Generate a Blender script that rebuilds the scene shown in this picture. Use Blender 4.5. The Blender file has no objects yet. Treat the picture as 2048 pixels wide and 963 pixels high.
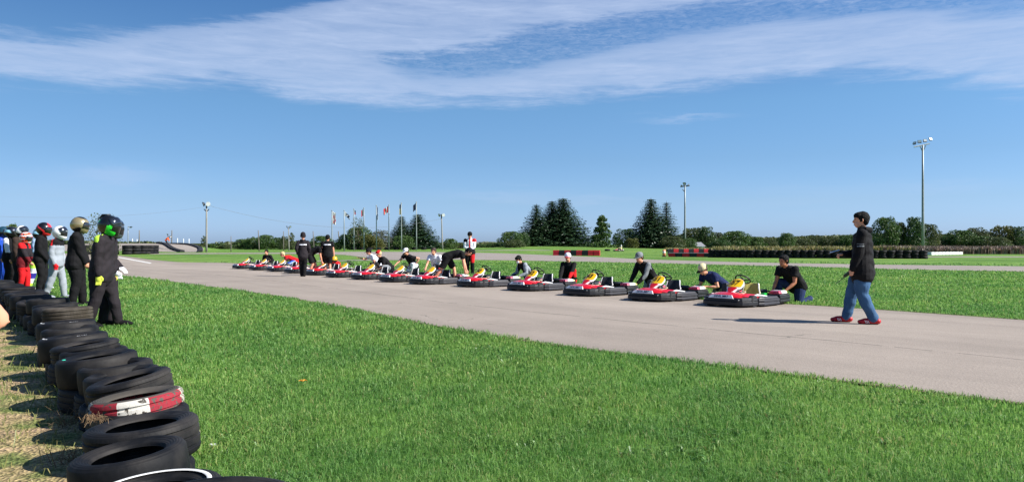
import bpy, bmesh, math, random
import numpy as np
from mathutils import Vector, Matrix, noise
SC = bpy.context.scene
COL = SC.collection
R = math.radians
PI = math.pi
rng = random.Random(7)
NR = np.random.default_rng(11)
F = 1500.0; CU = 1024.0; HV = 488.0; CAMZ = 1.5

# ---------------------------------------------------------------- terrain
def sstep(t):
    t = np.clip(t, 0.0, 1.0)
    return t*t*(3-2*t)
def zt(x, y):
    a = sstep((np.asarray(y, float)-9.0)/6.0); b = sstep((np.asarray(x, float)+3.0)/5.0)
    z = .17*(1-(1-a)*(1-b))
    z = z + .75*np.exp(-((x-9.0)/26.0)**2-((y-215.0)/45.0)**2)
    z = z + 1.45*np.exp(-((x+72.5)/13.0)**4-((y-141.0)/14.0)**4)
    return z
def Z(x, y): return float(zt(x, y))
def G(u, v):
    z = .17; x = y = 0
    for _ in range(30):
        y = F*(CAMZ-z)/(v-HV); x = (u-CU)/F*y
        z = .5*z+.5*Z(x, y)
    return Vector((x, y, Z(x, y)))
def at(u, v, Y): return Vector(((u-CU)/F*Y, Y, CAMZ-(v-HV)/F*Y))

# ---------------------------------------------------------------- objects
def link(o, parent=None):
    COL.objects.link(o)
    if parent is not None: o.parent = parent
    return o
def tag(o, label=None, cat=None, group=None, kind=None):
    if label: o['label'] = label
    if cat: o['category'] = cat
    if group: o['group'] = group
    if kind: o['kind'] = kind
    return o
def empty(name, loc=(0, 0, 0), rz=0):
    o = bpy.data.objects.new(name, None); o.empty_display_size = .1
    o.location = loc; o.rotation_euler = (0, 0, rz); return link(o)
def mesh_np(name, verts, faces, mats, parent=None, loops=None, midx=None, smooth=False):
    """faces: (n,k) int array"""
    me = bpy.data.meshes.new(name)
    v = np.asarray(verts, np.float32); f = np.asarray(faces, np.int32)
    n, k = f.shape
    me.vertices.add(len(v)); me.vertices.foreach_set('co', v.ravel())
    me.loops.add(n*k); me.loops.foreach_set('vertex_index', f.ravel())
    me.polygons.add(n); me.polygons.foreach_set('loop_start', np.arange(0, n*k, k, dtype=np.int32))
    if midx is not None: me.polygons.foreach_set('material_index', np.asarray(midx, np.int32))
    me.polygons.foreach_set('use_smooth', np.full(n, smooth))
    for m in (mats if isinstance(mats, (list, tuple)) else [mats]): me.materials.append(m)
    me.update(calc_edges=True)
    return link(bpy.data.objects.new(name, me), parent)

class MB:
    def __init__(s): s.v = []; s.f = []; s.m = []
    def add(s, verts, faces, mi=0):
        o = len(s.v); s.v += [tuple(p) for p in verts]
        for f in faces: s.f.append(tuple(i+o for i in f)); s.m.append(mi)
        return s
    def box(s, c, d, rz=0, mi=0, M=None):
        x, y, z = d[0]/2, d[1]/2, d[2]/2
        P = [Vector((a*x, b*y, e*z)) for a in (-1, 1) for b in (-1, 1) for e in (-1, 1)]
        mm = (M or Matrix.Rotation(rz, 3, 'Z'))
        P = [mm @ p + Vector(c) for p in P]
        return s.add(P, [(0, 1, 3, 2), (4, 6, 7, 5), (0, 4, 5, 1), (2, 3, 7, 6), (0, 2, 6, 4), (1, 5, 7, 3)], mi)
    def slab(s, out, z0, z1, inset=0.0, mi=0, tilt=None):
        n = len(out); cx = sum(p[0] for p in out)/n; cy = sum(p[1] for p in out)/n
        def ring(z, k):
            r = []
            for p in out:
                d = Vector((p[0]-cx, p[1]-cy)); L = d.length or 1
                q = d*(1-k/L)
                zz = z+(tilt(p[0], p[1]) if tilt else 0)
                r.append((cx+q.x, cy+q.y, zz))
            return r
        h = z1-z0; b = min(.012, h*.3)
        rings = [ring(z0, b), ring(z0+b, 0), ring(z1-b-inset*.4, inset*.5), ring(z1, inset+b)]
        V = sum(rings, []); Fc = []
        for k in range(3):
            for i in range(n):
                j = (i+1) % n; Fc.append((k*n+i, k*n+j, (k+1)*n+j, (k+1)*n+i))
        Fc.append(tuple(range(n-1, -1, -1))); Fc.append(tuple(3*n+i for i in range(n)))
        return s.add(V, Fc, mi)
    def tube(s, pts, rad, n=8, mi=0, closed=False):
        pts = [Vector(p) for p in pts]; N = len(pts)
        rads = rad if isinstance(rad, (list, tuple)) else [rad]*N
        V = []; Fc = []; u = None
        for i, p in enumerate(pts):
            if closed: t = pts[(i+1) % N]-pts[i-1]
            else: t = pts[min(i+1, N-1)]-pts[max(i-1, 0)]
            t.normalize()
            if u is None: u = t.orthogonal().normalized()
            u = (u-t*u.dot(t)).normalized(); w = t.cross(u)
            for k in range(n):
                a = 2*PI*k/n; V.append(p+(u*math.cos(a)+w*math.sin(a))*rads[i])
        for i in range(N if closed else N-1):
            for k in range(n):
                a = i*n+k; b = i*n+(k+1) % n; j = (i+1) % N
                Fc.append((a, b, j*n+(k+1) % n, j*n+k))
        if not closed: Fc.append(tuple(range(n-1, -1, -1))); Fc.append(tuple((N-1)*n+k for k in range(n)))
        return s.add(V, Fc, mi)
    def lathe(s, prof, n=24, M=None, mi=0, closed=False):
        V = []; Fc = []; K = len(prof)
        for i in range(n):
            a = 2*PI*i/n
            for r, z in prof: V.append(Vector((r*math.cos(a), r*math.sin(a), z)))
        if M is not None: V = [M @ p for p in V]
        for i in range(n):
            j = (i+1) % n
            for k in range(K if closed else K-1):
                l = (k+1) % K; Fc.append((i*K+k, j*K+k, j*K+l, i*K+l))
        return s.add(V, Fc, mi)
    def ball(s, c, r, nu=12, nv=8, mi=0, M=None):
        r = r if isinstance(r, (list, tuple)) else (r, r, r); V = []; Fc = []
        V.append(Vector((0, 0, r[2])))
        for j in range(1, nv):
            ph = PI*j/nv
            for i in range(nu):
                a = 2*PI*i/nu; V.append(Vector((r[0]*math.sin(ph)*math.cos(a), r[1]*math.sin(ph)*math.sin(a), r[2]*math.cos(ph))))
        V.append(Vector((0, 0, -r[2])))
        if M is not None: V = [M @ p for p in V]
        V = [p+Vector(c) for p in V]
        for i in range(nu): Fc.append((0, 1+i, 1+(i+1) % nu)); Fc.append((len(V)-1, 1+(nv-2)*nu+(i+1) % nu, 1+(nv-2)*nu+i))
        for j in range(nv-2):
            for i in range(nu):
                a = 1+j*nu+i; b = 1+j*nu+(i+1) % nu; Fc.append((a, a+nu, b+nu, b))
        return s.add(V, Fc, mi)
    def mesh(s, name, mats, smooth=False):
        me = bpy.data.meshes.new(name); me.from_pydata(s.v, [], s.f)
        for m in (mats if isinstance(mats, (list, tuple)) else [mats]): me.materials.append(m)
        me.polygons.foreach_set('material_index', s.m)
        if smooth: me.polygons.foreach_set('use_smooth', [True]*len(s.f))
        bm = bmesh.new(); bm.from_mesh(me); bmesh.ops.recalc_face_normals(bm, faces=bm.faces); bm.to_mesh(me); bm.free()
        me.update(); return me
    def build(s, name, mats, parent=None, smooth=False):
        return link(bpy.data.objects.new(name, s.mesh(name, mats, smooth)), parent)
def kids(o): return [c for c in bpy.data.objects if c.parent == o]
def copy_tree(o, parent=None, ch=None):
    ch = ch if ch is not None else list(o.children)
    c = o.copy(); COL.objects.link(c)
    if parent is not None: c.parent = parent
    for k in ch: copy_tree(k, c)
    return c

# ---------------------------------------------------------------- materials
_M = {}
def srgb(*c):
    c = [x/255.0 if max(c) > 1 else x for x in c]
    return tuple((x/12.92 if x <= .04045 else ((x+.055)/1.055)**2.4) for x in c)
def mat(name, col, rough=.6, metal=0.0, var=.12, scale=6.0, bump=0.0, bscale=40.0, spec=.5, coat=0.0, trans=0.0, island=0.0, col2=None):
    if name in _M: return _M[name]
    m = bpy.data.materials.new(name); m.use_nodes = True; nt = m.node_tree; N = nt.nodes; L = nt.links
    b = N['Principled BSDF']; b.inputs['Roughness'].default_value = rough; b.inputs['Metallic'].default_value = metal
    b.inputs['Specular IOR Level'].default_value = spec; b.inputs['Coat Weight'].default_value = coat
    tc = N.new('ShaderNodeTexCoord')
    n1 = N.new('ShaderNodeTexNoise'); n1.inputs['Scale'].default_value = scale; n1.inputs['Detail'].default_value = 5
    L.new(tc.outputs['Object'], n1.inputs['Vector'])
    mx = N.new('ShaderNodeMix'); mx.data_type = 'RGBA'
    c = tuple(col)[:3]; c2 = tuple(col2) if col2 else tuple(x*(1+2*var)+.01*var for x in c); c1 = tuple(x*(1-2*var) for x in c) if not col2 else c
    mx.inputs[6].default_value = c1+(1,); mx.inputs[7].default_value = c2+(1,)
    fac = n1.outputs['Fac']
    if island > 0:
        gi = N.new('ShaderNodeNewGeometry'); ma = N.new('ShaderNodeMix'); ma.data_type = 'FLOAT'; ma.inputs[0].default_value = island
        L.new(n1.outputs['Fac'], ma.inputs[2]); L.new(gi.outputs['Random Per Island'], ma.inputs[3]); fac = ma.outputs[0]
    L.new(fac, mx.inputs[0]); L.new(mx.outputs[2], b.inputs['Base Color'])
    if bump > 0:
        n2 = N.new('ShaderNodeTexNoise'); n2.inputs['Scale'].default_value = bscale; n2.inputs['Detail'].default_value = 4
        L.new(tc.outputs['Object'], n2.inputs['Vector'])
        bp = N.new('ShaderNodeBump'); bp.inputs['Strength'].default_value = bump; bp.inputs['Distance'].default_value = .02
        L.new(n2.outputs['Fac'], bp.inputs['Height']); L.new(bp.outputs['Normal'], b.inputs['Normal'])
    if trans > 0:
        tr = N.new('ShaderNodeBsdfTranslucent'); L.new(mx.outputs[2], tr.inputs['Color'])
        ms = N.new('ShaderNodeMixShader'); ms.inputs[0].default_value = trans
        L.new(b.outputs[0], ms.inputs[1]); L.new(tr.outputs[0], ms.inputs[2]); L.new(ms.outputs[0], N['Material Output'].inputs['Surface'])
    _M[name] = m; return m
def cloth(name, rgb, rough=.85, var=.12): return mat('cloth_'+name, srgb(*rgb), rough, var=var, scale=5, bump=.35, bscale=18, spec=.25)
SKIN = mat('skin', srgb(214, 152, 122), .5, var=.08, scale=9, spec=.4)
SKIN_T = mat('skin_tan', srgb(172, 112, 82), .5, var=.08, scale=9, spec=.4)
LIP = mat('lip', srgb(150, 84, 74), .5); EYE = mat('eye_dark', (.02, .015, .012), .2)
BLACK = cloth('black', (13, 12, 15)); CHAR = cloth('charcoal', (34, 29, 33), var=.3); WHITE = cloth('white', (222, 224, 232)); NAVY = cloth('navy', (22, 34, 74))
JEANS = cloth('jeans', (58, 90, 124), var=.25); DJEANS = cloth('dark_jeans', (30, 44, 82), var=.25)
RED = cloth('red', (196, 22, 28)); GREY = cloth('grey', (120, 124, 128)); LGREY = cloth('light_grey', (144, 150, 158)); BROWN = cloth('brown', (52, 40, 34))
CAMO = mat('cloth_camo', srgb(84, 76, 62), .9, scale=22, col2=srgb(176, 166, 140)); BLUE = cloth('blue', (28, 70, 168)); LIME = cloth('lime', (178, 226, 70))
MAROON = cloth('maroon', (98, 18, 26)); CYAN = cloth('cyan', (30, 140, 205)); CREAM = cloth('cream', (214, 204, 160)); KHAKI = cloth('khaki', (150, 148, 110)); BROWNH = mat('hair_brown', srgb(52, 36, 26), .6, var=.25, scale=60, bump=.6, bscale=90)
HAIR = mat('hair_black', srgb(12, 11, 12), .75, var=.2, scale=60, spec=.2, bump=.6, bscale=90); BLOND = mat('hair_blond', srgb(196, 176, 130), .6, var=.2, scale=60, bump=.5, bscale=90)
ORANGE = cloth('orange', (232, 96, 40)); PURPLE = cloth('violet_blue', (44, 42, 140)); LBLUE = cloth('pale_blue', (150, 176, 206)); YGLOVE = cloth('yellow_glove', (190, 200, 70))
def paint(name, rgb, rough=.25, coat=.5, var=.03): return mat('paint_'+name, srgb(*rgb), rough, var=var, coat=coat)
P_RED = paint('red', (204, 16, 30), .3); P_YEL = paint('yellow', (240, 190, 16), .35); P_WHITE = paint('white', (236, 236, 236), .35); P_BLK = paint('black', (16, 16, 18), .3)
P_GREEN = paint('green', (30, 170, 60)); P_SILV = mat('paint_silver', srgb(176, 164, 134), .28, .35, var=.06, coat=.5); P_GREY = paint('grey', (70, 74, 80)); P_CREAM = paint('cream', (230, 220, 150)); P_PINK = paint('pink', (216, 60, 90), .4)
PLASTIC = mat('black_plastic', srgb(19, 20, 25), .5, var=.2, scale=9, bump=.1, bscale=60); PLGREY = mat('grey_plastic', srgb(46, 46, 52), .55, var=.25, scale=7, bump=.1)
STEEL = mat('steel', (.5, .5, .5), .35, .9); GALV = mat('galvanised_steel', srgb(142, 150, 150), .55, .4, var=.12, scale=3)
VISOR = mat('smoked_visor', (.012, .012, .016), .06, spec=.8, coat=1.0)
WOODP = mat('weathered_wood_pole', srgb(104, 98, 90), .85, var=.2, scale=4, bump=.3)
CONC = mat('pale_concrete_pole', srgb(140, 138, 132), .8, var=.1, scale=4)
DARKM = mat('dark_metal', srgb(48, 54, 62), .5, .4)
# ================================================================ ground, roads, grass
def resample(P, n):
    P = np.array(P, float); d = np.r_[0, np.cumsum(np.hypot(*np.diff(P, axis=0).T))]
    # smooth
    t = np.linspace(0, d[-1], n)
    return np.c_[np.interp(t, d, P[:, 0]), np.interp(t, d, P[:, 1])]
def px(L): return [tuple(G(u, v))[:2] for u, v in L]
near_edge = px([(-250, 512), (60, 519), (120, 527), (180, 537), (240, 551), (320, 561), (400, 571.5), (500, 584), (600, 599), (700, 618), (800, 639), (950, 664), (1100, 689), (1300, 714), (1500, 739), (1700, 764), (1850, 784), (2048, 808)])+[(5.9, 4.7), (9.5, 1.3), (16, -5.2), (40, -28)]
far_edge = px([(-250, 503), (60, 505), (160, 507), (240, 511), (300, 519), (360, 524.5), (450, 525), (520, 530), (570, 534), (640, 539.5), (700, 545), (800, 553), (900, 561), (1000, 569), (1100, 577), (1200, 585), (1290, 592), (1400, 601), (1560, 607), (1700, 616), (2048, 641)])+[(11.5, 9.6), (15, 5.1), (22, -4), (44, -28)]
def smooth_line(P, n, it):
    P = resample(P, n)
    for _ in range(it):
        P[1:-1] = .25*P[:-2]+.5*P[1:-1]+.25*P[2:]
    return P
def ribbon(A, B, n, k, lift, name, m, it=2):
    A = smooth_line(A, n, it); B = smooth_line(B, n, it)
    t = np.linspace(0, 1, k+1)[None, :, None]
    P = A[:, None, :]*(1-t)+B[:, None, :]*t
    xy = P.reshape(-1, 2); z = zt(xy[:, 0], xy[:, 1])+lift
    V = np.c_[xy, z]; i = np.arange(n-1)[:, None]*(k+1)+np.arange(k)[None, :]; i = i.ravel()
    Fc = np.c_[i, i+1, i+k+2, i+k+1]
    o = mesh_np(name, V, Fc, m, smooth=True)
    me = o.data; uv = me.uv_layers.new(name='UVMap')
    L_ = np.r_[0, np.cumsum(np.hypot(*np.diff((A+B)/2, axis=0).T))]
    UV = np.stack([np.repeat(L_, k+1), np.tile(np.linspace(0, 1, k+1), n)], 1)
    uv.data.foreach_set('uv', UV[Fc.ravel()].astype(np.float32).ravel())
    tag(o, kind='structure')
    # outward normal check
    if me.polygons[0].normal.z < 0: me.flip_normals()
    return o, np.r_[A, B[::-1]]

def road_mat(name, base, seams=(), tint=None):
    m = bpy.data.materials.new(name); m.use_nodes = True; nt = m.node_tree; N = nt.nodes; L = nt.links; b = N['Principled BSDF']
    b.inputs['Roughness'].default_value = .85; b.inputs['Specular IOR Level'].default_value = .3
    tc = N.new('ShaderNodeTexCoord')
    def noise_(sc, det=6, vec=None, rough=.6):
        n = N.new('ShaderNodeTexNoise'); n.inputs['Scale'].default_value = sc; n.inputs['Detail'].default_value = det; n.inputs['Roughness'].default_value = rough
        L.new(vec or tc.outputs['Object'], n.inputs['Vector']); return n.outputs['Fac']
    def math_(op, a, b_=None, c=None):
        n = N.new('ShaderNodeMath'); n.operation = op
        for i, x in enumerate((a, b_, c)):
            if x is None: continue
            if isinstance(x, (int, float)): n.inputs[i].default_value = x
            else: L.new(x, n.inputs[i])
        return n.outputs[0]
    big = noise_(.35, 4); mid = noise_(3.0, 5); fine = noise_(75, 3, rough=.8)
    # aggregate speckle
    vo = N.new('ShaderNodeTexVoronoi'); vo.inputs['Scale'].default_value = 55; L.new(tc.outputs['Object'], vo.inputs['Vector'])
    sepc = N.new('ShaderNodeSeparateColor'); L.new(vo.outputs['Color'], sepc.inputs[0])
    # streaks along the road from uv
    mp = N.new('ShaderNodeMapping'); mp.inputs['Scale'].default_value = (.12, 14, 1); L.new(tc.outputs['UV'], mp.inputs['Vector'])
    st = noise_(1.0, 5, mp.outputs[0])
    val = math_('MULTIPLY_ADD', big, .75, .425)
    val = math_('MULTIPLY_ADD', mid, .16, val)
    val = math_('MULTIPLY_ADD', st, .55, val)
    val = math_('MULTIPLY_ADD', fine, .25, val)
    val = math_('MULTIPLY_ADD', sepc.outputs[0], .22, val)   # mean about .5*.5+.55+.08+.175+.12+.11=1.29
    val = math_('MULTIPLY', val, 1/1.39)
    sep = N.new('ShaderNodeSeparateXYZ'); L.new(tc.outputs['UV'], sep.inputs[0])
    mp2 = N.new('ShaderNodeMapping'); mp2.inputs['Scale'].default_value = (.5, 1, 1); L.new(tc.outputs['UV'], mp2.inputs['Vector'])
    wob = noise_(1.3, 6, mp2.outputs[0])
    y = math_('MULTIPLY_ADD', wob, .035, sep.outputs[1])
    if tint:
        for pos, amt, w in tint:
            g = math_('SUBTRACT', y, pos); g = math_('DIVIDE', g, w); g = math_('MULTIPLY', g, g); g = math_('MULTIPLY', g, -1.0); g = math_('EXPONENT', g)
            val = math_('MULTIPLY_ADD', g, amt, val)
    for pos, w, dk in seams:
        g = math_('SUBTRACT', y, pos); g = math_('ABSOLUTE', g); g = math_('LESS_THAN', g, w)
        br = math_('GREATER_THAN', noise_(1.9, 3), .42); g = math_('MULTIPLY', g, br)
        val = math_('MULTIPLY', val, math_('MULTIPLY_ADD', g, -dk, 1.0))
    # cracks: thin voronoi edges broken by noise
    vw = N.new('ShaderNodeTexVoronoi'); vw.feature = 'DISTANCE_TO_EDGE'; vw.inputs['Scale'].default_value = .22
    nv = N.new('ShaderNodeTexNoise'); nv.inputs['Scale'].default_value = 1.2; nv.inputs['Detail'].default_value = 6; L.new(tc.outputs['Object'], nv.inputs['Vector'])
    vm = N.new('ShaderNodeVectorMath'); vm.operation = 'MULTIPLY_ADD'; vm.inputs[1].default_value = (1.6, 1.6, 0); L.new(nv.outputs['Color'], vm.inputs[0]); L.new(tc.outputs['Object'], vm.inputs[2]); L.new(vm.outputs[0], vw.inputs['Vector'])
    ck = math_('LESS_THAN', vw.outputs['Distance'], .0025); ck = math_('MULTIPLY', ck, math_('GREATER_THAN', noise_(.5, 3), .6))
    val = math_('MULTIPLY', val, math_('MULTIPLY_ADD', ck, -.35, 1.0))
    mx = N.new('ShaderNodeMix'); mx.data_type = 'RGBA'; mx.blend_type = 'MULTIPLY'; mx.inputs[0].default_value = 1
    mx.inputs[6].default_value = tuple(base)+(1,); L.new(val, mx.inputs[7]); L.new(mx.outputs[2], b.inputs['Base Color'])
    bp = N.new('ShaderNodeBump'); bp.inputs['Strength'].default_value = .5; bp.inputs['Distance'].default_value = .006
    L.new(vo.outputs['Distance'], bp.inputs['Height']); L.new(bp.outputs[0], b.inputs['Normal'])
    return m

ROAD = road_mat('worn_pale_asphalt', (.29, .245, .205), seams=[(.315, .0035, .4)], tint=[(.62, .12, .16), (.97, -.12, .05), (.0, -.16, .03), (.45, -.07, .03), (.80, -.08, .025)])
ROAD2 = road_mat('far_asphalt', (.27, .235, .205))
GRASSD = None
def grass_ground():
    m = bpy.data.materials.new('lawn_soil_and_turf'); m.use_nodes = True; nt = m.node_tree; N = nt.nodes; L = nt.links; b = N['Principled BSDF']
    b.inputs['Roughness'].default_value = .95; b.inputs['Specular IOR Level'].default_value = .15
    tc = N.new('ShaderNodeTexCoord')
    def n_(sc, det=5, stretch=None):
        n = N.new('ShaderNodeTexNoise'); n.inputs['Scale'].default_value = sc; n.inputs['Detail'].default_value = det
        if stretch:
            mp = N.new('ShaderNodeMapping'); mp.inputs['Scale'].default_value = stretch; L.new(tc.outputs['Object'], mp.inputs['Vector']); L.new(mp.outputs[0], n.inputs['Vector'])
        else: L.new(tc.outputs['Object'], n.inputs['Vector'])
        return n.outputs['Fac']
    def ramp(f, stops):
        r = N.new('ShaderNodeValToRGB'); L.new(f, r.inputs[0]); e = r.color_ramp.elements
        e[0].position, e[0].color = stops[0][0], stops[0][1]+(1,); e[1].position, e[1].color = stops[-1][0], stops[-1][1]+(1,)
        for p, c in stops[1:-1]:
            x = e.new(p); x.color = c+(1,)
        return r.outputs[0]
    base = ramp(n_(.11, 8), [(.36, (.085, .175, .034)), (.5, (.12, .225, .046)), (.66, (.17, .26, .066))])
    fine = ramp(n_(14, 8), [(.3, (.45, .5, .4)), (.72, (1.5, 1.45, 1.3))])
    mid = ramp(n_(1.1, 6, (1, .35, 1)), [(.3, (.75, .78, .7)), (.7, (1.2, 1.18, 1.15))])
    m1 = N.new('ShaderNodeMix'); m1.data_type = 'RGBA'; m1.blend_type = 'MULTIPLY'; m1.inputs[0].default_value = .8; L.new(base, m1.inputs[6]); L.new(fine, m1.inputs[7])
    m2 = N.new('ShaderNodeMix'); m2.data_type = 'RGBA'; m2.blend_type = 'MULTIPLY'; m2.inputs[0].default_value = .9; L.new(m1.outputs[2], m2.inputs[6]); L.new(mid, m2.inputs[7])
    L.new(m2.outputs[2], b.inputs['Base Color'])
    bp = N.new('ShaderNodeBump'); bp.inputs['Strength'].default_value = .7; bp.inputs['Distance'].default_value = .05; L.new(n_(9, 8), bp.inputs['Height']); L.new(bp.outputs[0], b.inputs['Normal'])
    return m
def graded(fine_lo, fine_hi, step, lo, hi):
    a = list(np.arange(fine_lo, fine_hi, step)); s = step; x = fine_hi
    while x < hi: a.append(x); s *= 1.12; s = min(s, 60); x += s
    a.append(hi); b = []; s = step; x = fine_lo-step
    while x > lo: b.append(x); s *= 1.12; s = min(s, 60); x -= s
    b.append(lo); return np.array(b[::-1]+a)
xs = graded(-16, 14, .3, -2500, 2500); ys = graded(-4, 24, .3, -400, 4000)
# finer far rows where the low hills are
ys = np.unique(np.r_[ys, np.arange(110, 175, 2.0), np.arange(175, 300, 6.0)]); xs = np.unique(np.r_[xs, np.arange(-100, -30, 2.5), np.arange(-30, 60, 5.0)])
gx, gy = np.meshgrid(xs, ys); V = np.c_[gx.ravel(), gy.ravel(), zt(gx.ravel(), gy.ravel())]
nx = len(xs); ii = (np.arange(len(ys)-1)[:, None]*nx+np.arange(nx-1)[None, :]).ravel()
ground = mesh_np('ground', V, np.c_[ii, ii+1, ii+nx+1, ii+nx], grass_ground(), smooth=True); tag(ground, kind='structure')

road, road_poly = ribbon(near_edge, far_edge, 260, 26, .012, 'road', ROAD)
road_b, r2_poly = ribbon(px([(300, 508.2), (460, 507.6), (560, 507.3), (640, 508), (690, 509.5), (757, 518), (860, 518.6), (1000, 520), (1200, 524), (1300, 526), (1500, 531), (1750, 537.5), (2048, 543.5), (2500, 554)]),
    px([(300, 506.2), (460, 505.5), (560, 505), (640, 503.8), (690, 503.4), (757, 503.2), (860, 503.6), (1000, 506), (1200, 514), (1300, 519), (1500, 524.6), (1750, 529), (2048, 532.5), (2500, 540)]), 220, 12, .014, 'road_beyond', ROAD2, it=3)
road_c, r3_poly = ribbon(px([(600, 524.5), (650, 523), (700, 521.6), (760, 520.4), (860, 519.2)]), px([(600, 522.8), (650, 521.4), (700, 520), (760, 518.6), (860, 517.6)]), 60, 3, .018, 'path_beyond', ROAD2)
road_d, r4_poly = ribbon(px([(1500, 514.2), (1860, 514.2), (2048, 514.6), (2400, 515.4)]), px([(1500, 512.6), (1860, 512.5), (2048, 512.7), (2400, 513.2)]), 60, 3, .014, 'path_far', ROAD2)
road_e, r5_poly = ribbon(px([(900, 502.4), (980, 501.2), (1050, 500.6), (1100, 501)]), px([(900, 501.6), (980, 500.2), (1050, 499.4), (1100, 500)]), 30, 3, .02, 'path_knoll', ROAD2)
LINEW = mat('worn_white_line', (.62, .6, .56), .8, var=.2, scale=3)
line, _ = ribbon(px([(236, 515.2), (300, 527.2)]), px([(238, 513.8), (304, 525.6)]), 30, 1, .02, 'road_line', LINEW, it=0)
# paved mound on the left with its dark kerbs
mx0, mx1 = -86.0, -40.0
A = [(-96, 122), (-84, 123), (-70, 124.5), (-60, 125), (-52.5, 124)]; B = [(-100, 160), (-88, 157), (-72, 153), (-60, 146), (-52, 126)]
mound, _ = ribbon(A, B, 60, 30, .03, 'road_mound', ROAD2)
def kerb(P, w, h, n=60):
    P = smooth_line(P, n, 3); out = MB(); pts = [(p[0], p[1], Z(p[0], p[1])+.03) for p in P]
    V = []; Fc = []
    for i, p in enumerate(pts):
        t = Vector(pts[min(i+1, n-1)])-Vector(pts[max(i-1, 0)]); s = Vector((-t.y, t.x, 0)).normalized()*w/2; q = Vector(p)
        V += [q-s-Vector((0, 0, .1)), q-s+Vector((0, 0, h)), q+s+Vector((0, 0, h)), q+s-Vector((0, 0, .1))]
    for i in range(n-1):
        for k in range(4): Fc.append((i*4+k, i*4+(k+1) % 4, i*4+4+(k+1) % 4, i*4+4+k))
    Fc += [(0, 1, 2, 3), tuple(4*(n-1)+k for k in (3, 2, 1, 0))]
    out.add(V, Fc); return out
RUBBER0 = mat('old_rubber', srgb(30, 30, 33), .8, var=.2, scale=3)
k1 = kerb([(-67, 142), (-63.8, 138), (-60, 132), (-56.5, 127.5), (-54.5, 124)], .7, .34).build('rubber_kerb', RUBBER0); tag(k1, 'long black rubber kerb crossing the middle of the paved mound', 'kerb')
k2 = kerb([(-99, 158), (-88, 155), (-73, 152), (-64, 148), (-59, 142), (-56, 135), (-52, 125)], .7, .34).build('rubber_kerb', RUBBER0); tag(k2, 'long black rubber kerb along the skyline crest of the paved mound', 'kerb')

# ---- tyre row path (world)
TY = [ # u, v(top centre), diameter m, ztop
]
# ---- dry verge left of the tyres
TL = [(-1.0, 1.2), (-1.25, 2.5), (-1.9, 3.75), (-2.6, 5.2), (-3.4, 6.4), (-4.3, 7.6), (-5.3, 9.1), (-6.6, 11.2), (-9.0, 14.4), (-13.0, 18.8), (-19, 24), (-30, 31)]
TLo = [(x-5.5-.05*i*i, y-2.2) for i, (x, y) in enumerate(TL)]
def verge_mat():
    m = bpy.data.materials.new('dry_gravel_verge'); m.use_nodes = True; nt = m.node_tree; N = nt.nodes; L = nt.links; b = N['Principled BSDF']; b.inputs['Roughness'].default_value = .95; b.inputs['Specular IOR Level'].default_value = .2
    tc = N.new('ShaderNodeTexCoord')
    def n_(sc, det=6):
        n = N.new('ShaderNodeTexNoise'); n.inputs['Scale'].default_value = sc; n.inputs['Detail'].default_value = det; L.new(tc.outputs['Object'], n.inputs['Vector']); return n.outputs['Fac']
    r = N.new('ShaderNodeValToRGB'); L.new(n_(2.4, 9), r.inputs[0]); e = r.color_ramp.elements
    e[0].position = .38; e[0].color = (.13, .165, .05, 1); e[1].position = .64; e[1].color = (.40, .285, .18, 1); x = e.new(.5); x.color = (.31, .25, .125, 1)
    vo = N.new('ShaderNodeTexVoronoi'); vo.inputs['Scale'].default_value = 38; L.new(tc.outputs['Object'], vo.inputs['Vector'])
    r2 = N.new('ShaderNodeValToRGB'); L.new(vo.outputs['Color'], r2.inputs[0]); r2.color_ramp.elements[0].position = .3; r2.color_ramp.elements[0].color = (.55, .55, .5, 1); r2.color_ramp.elements[1].position = .85; r2.color_ramp.elements[1].color = (1.7, 1.65, 1.6, 1)
    mx = N.new('ShaderNodeMix'); mx.data_type = 'RGBA'; mx.blend_type = 'MULTIPLY'; mx.inputs[0].default_value = .8; L.new(r.outputs[0], mx.inputs[6]); L.new(r2.outputs[0], mx.inputs[7]); L.new(mx.outputs[2], b.inputs['Base Color'])
    bp = N.new('ShaderNodeBump'); bp.inputs['Strength'].default_value = 1; bp.inputs['Distance'].default_value = .02; L.new(vo.outputs['Distance'], bp.inputs['Height']); L.new(bp.outputs[0], b.inputs['Normal'])
    return m
verge, verge_poly = ribbon(TL, TLo, 120, 24, .006, 'gravel_verge', verge_mat())

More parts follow.
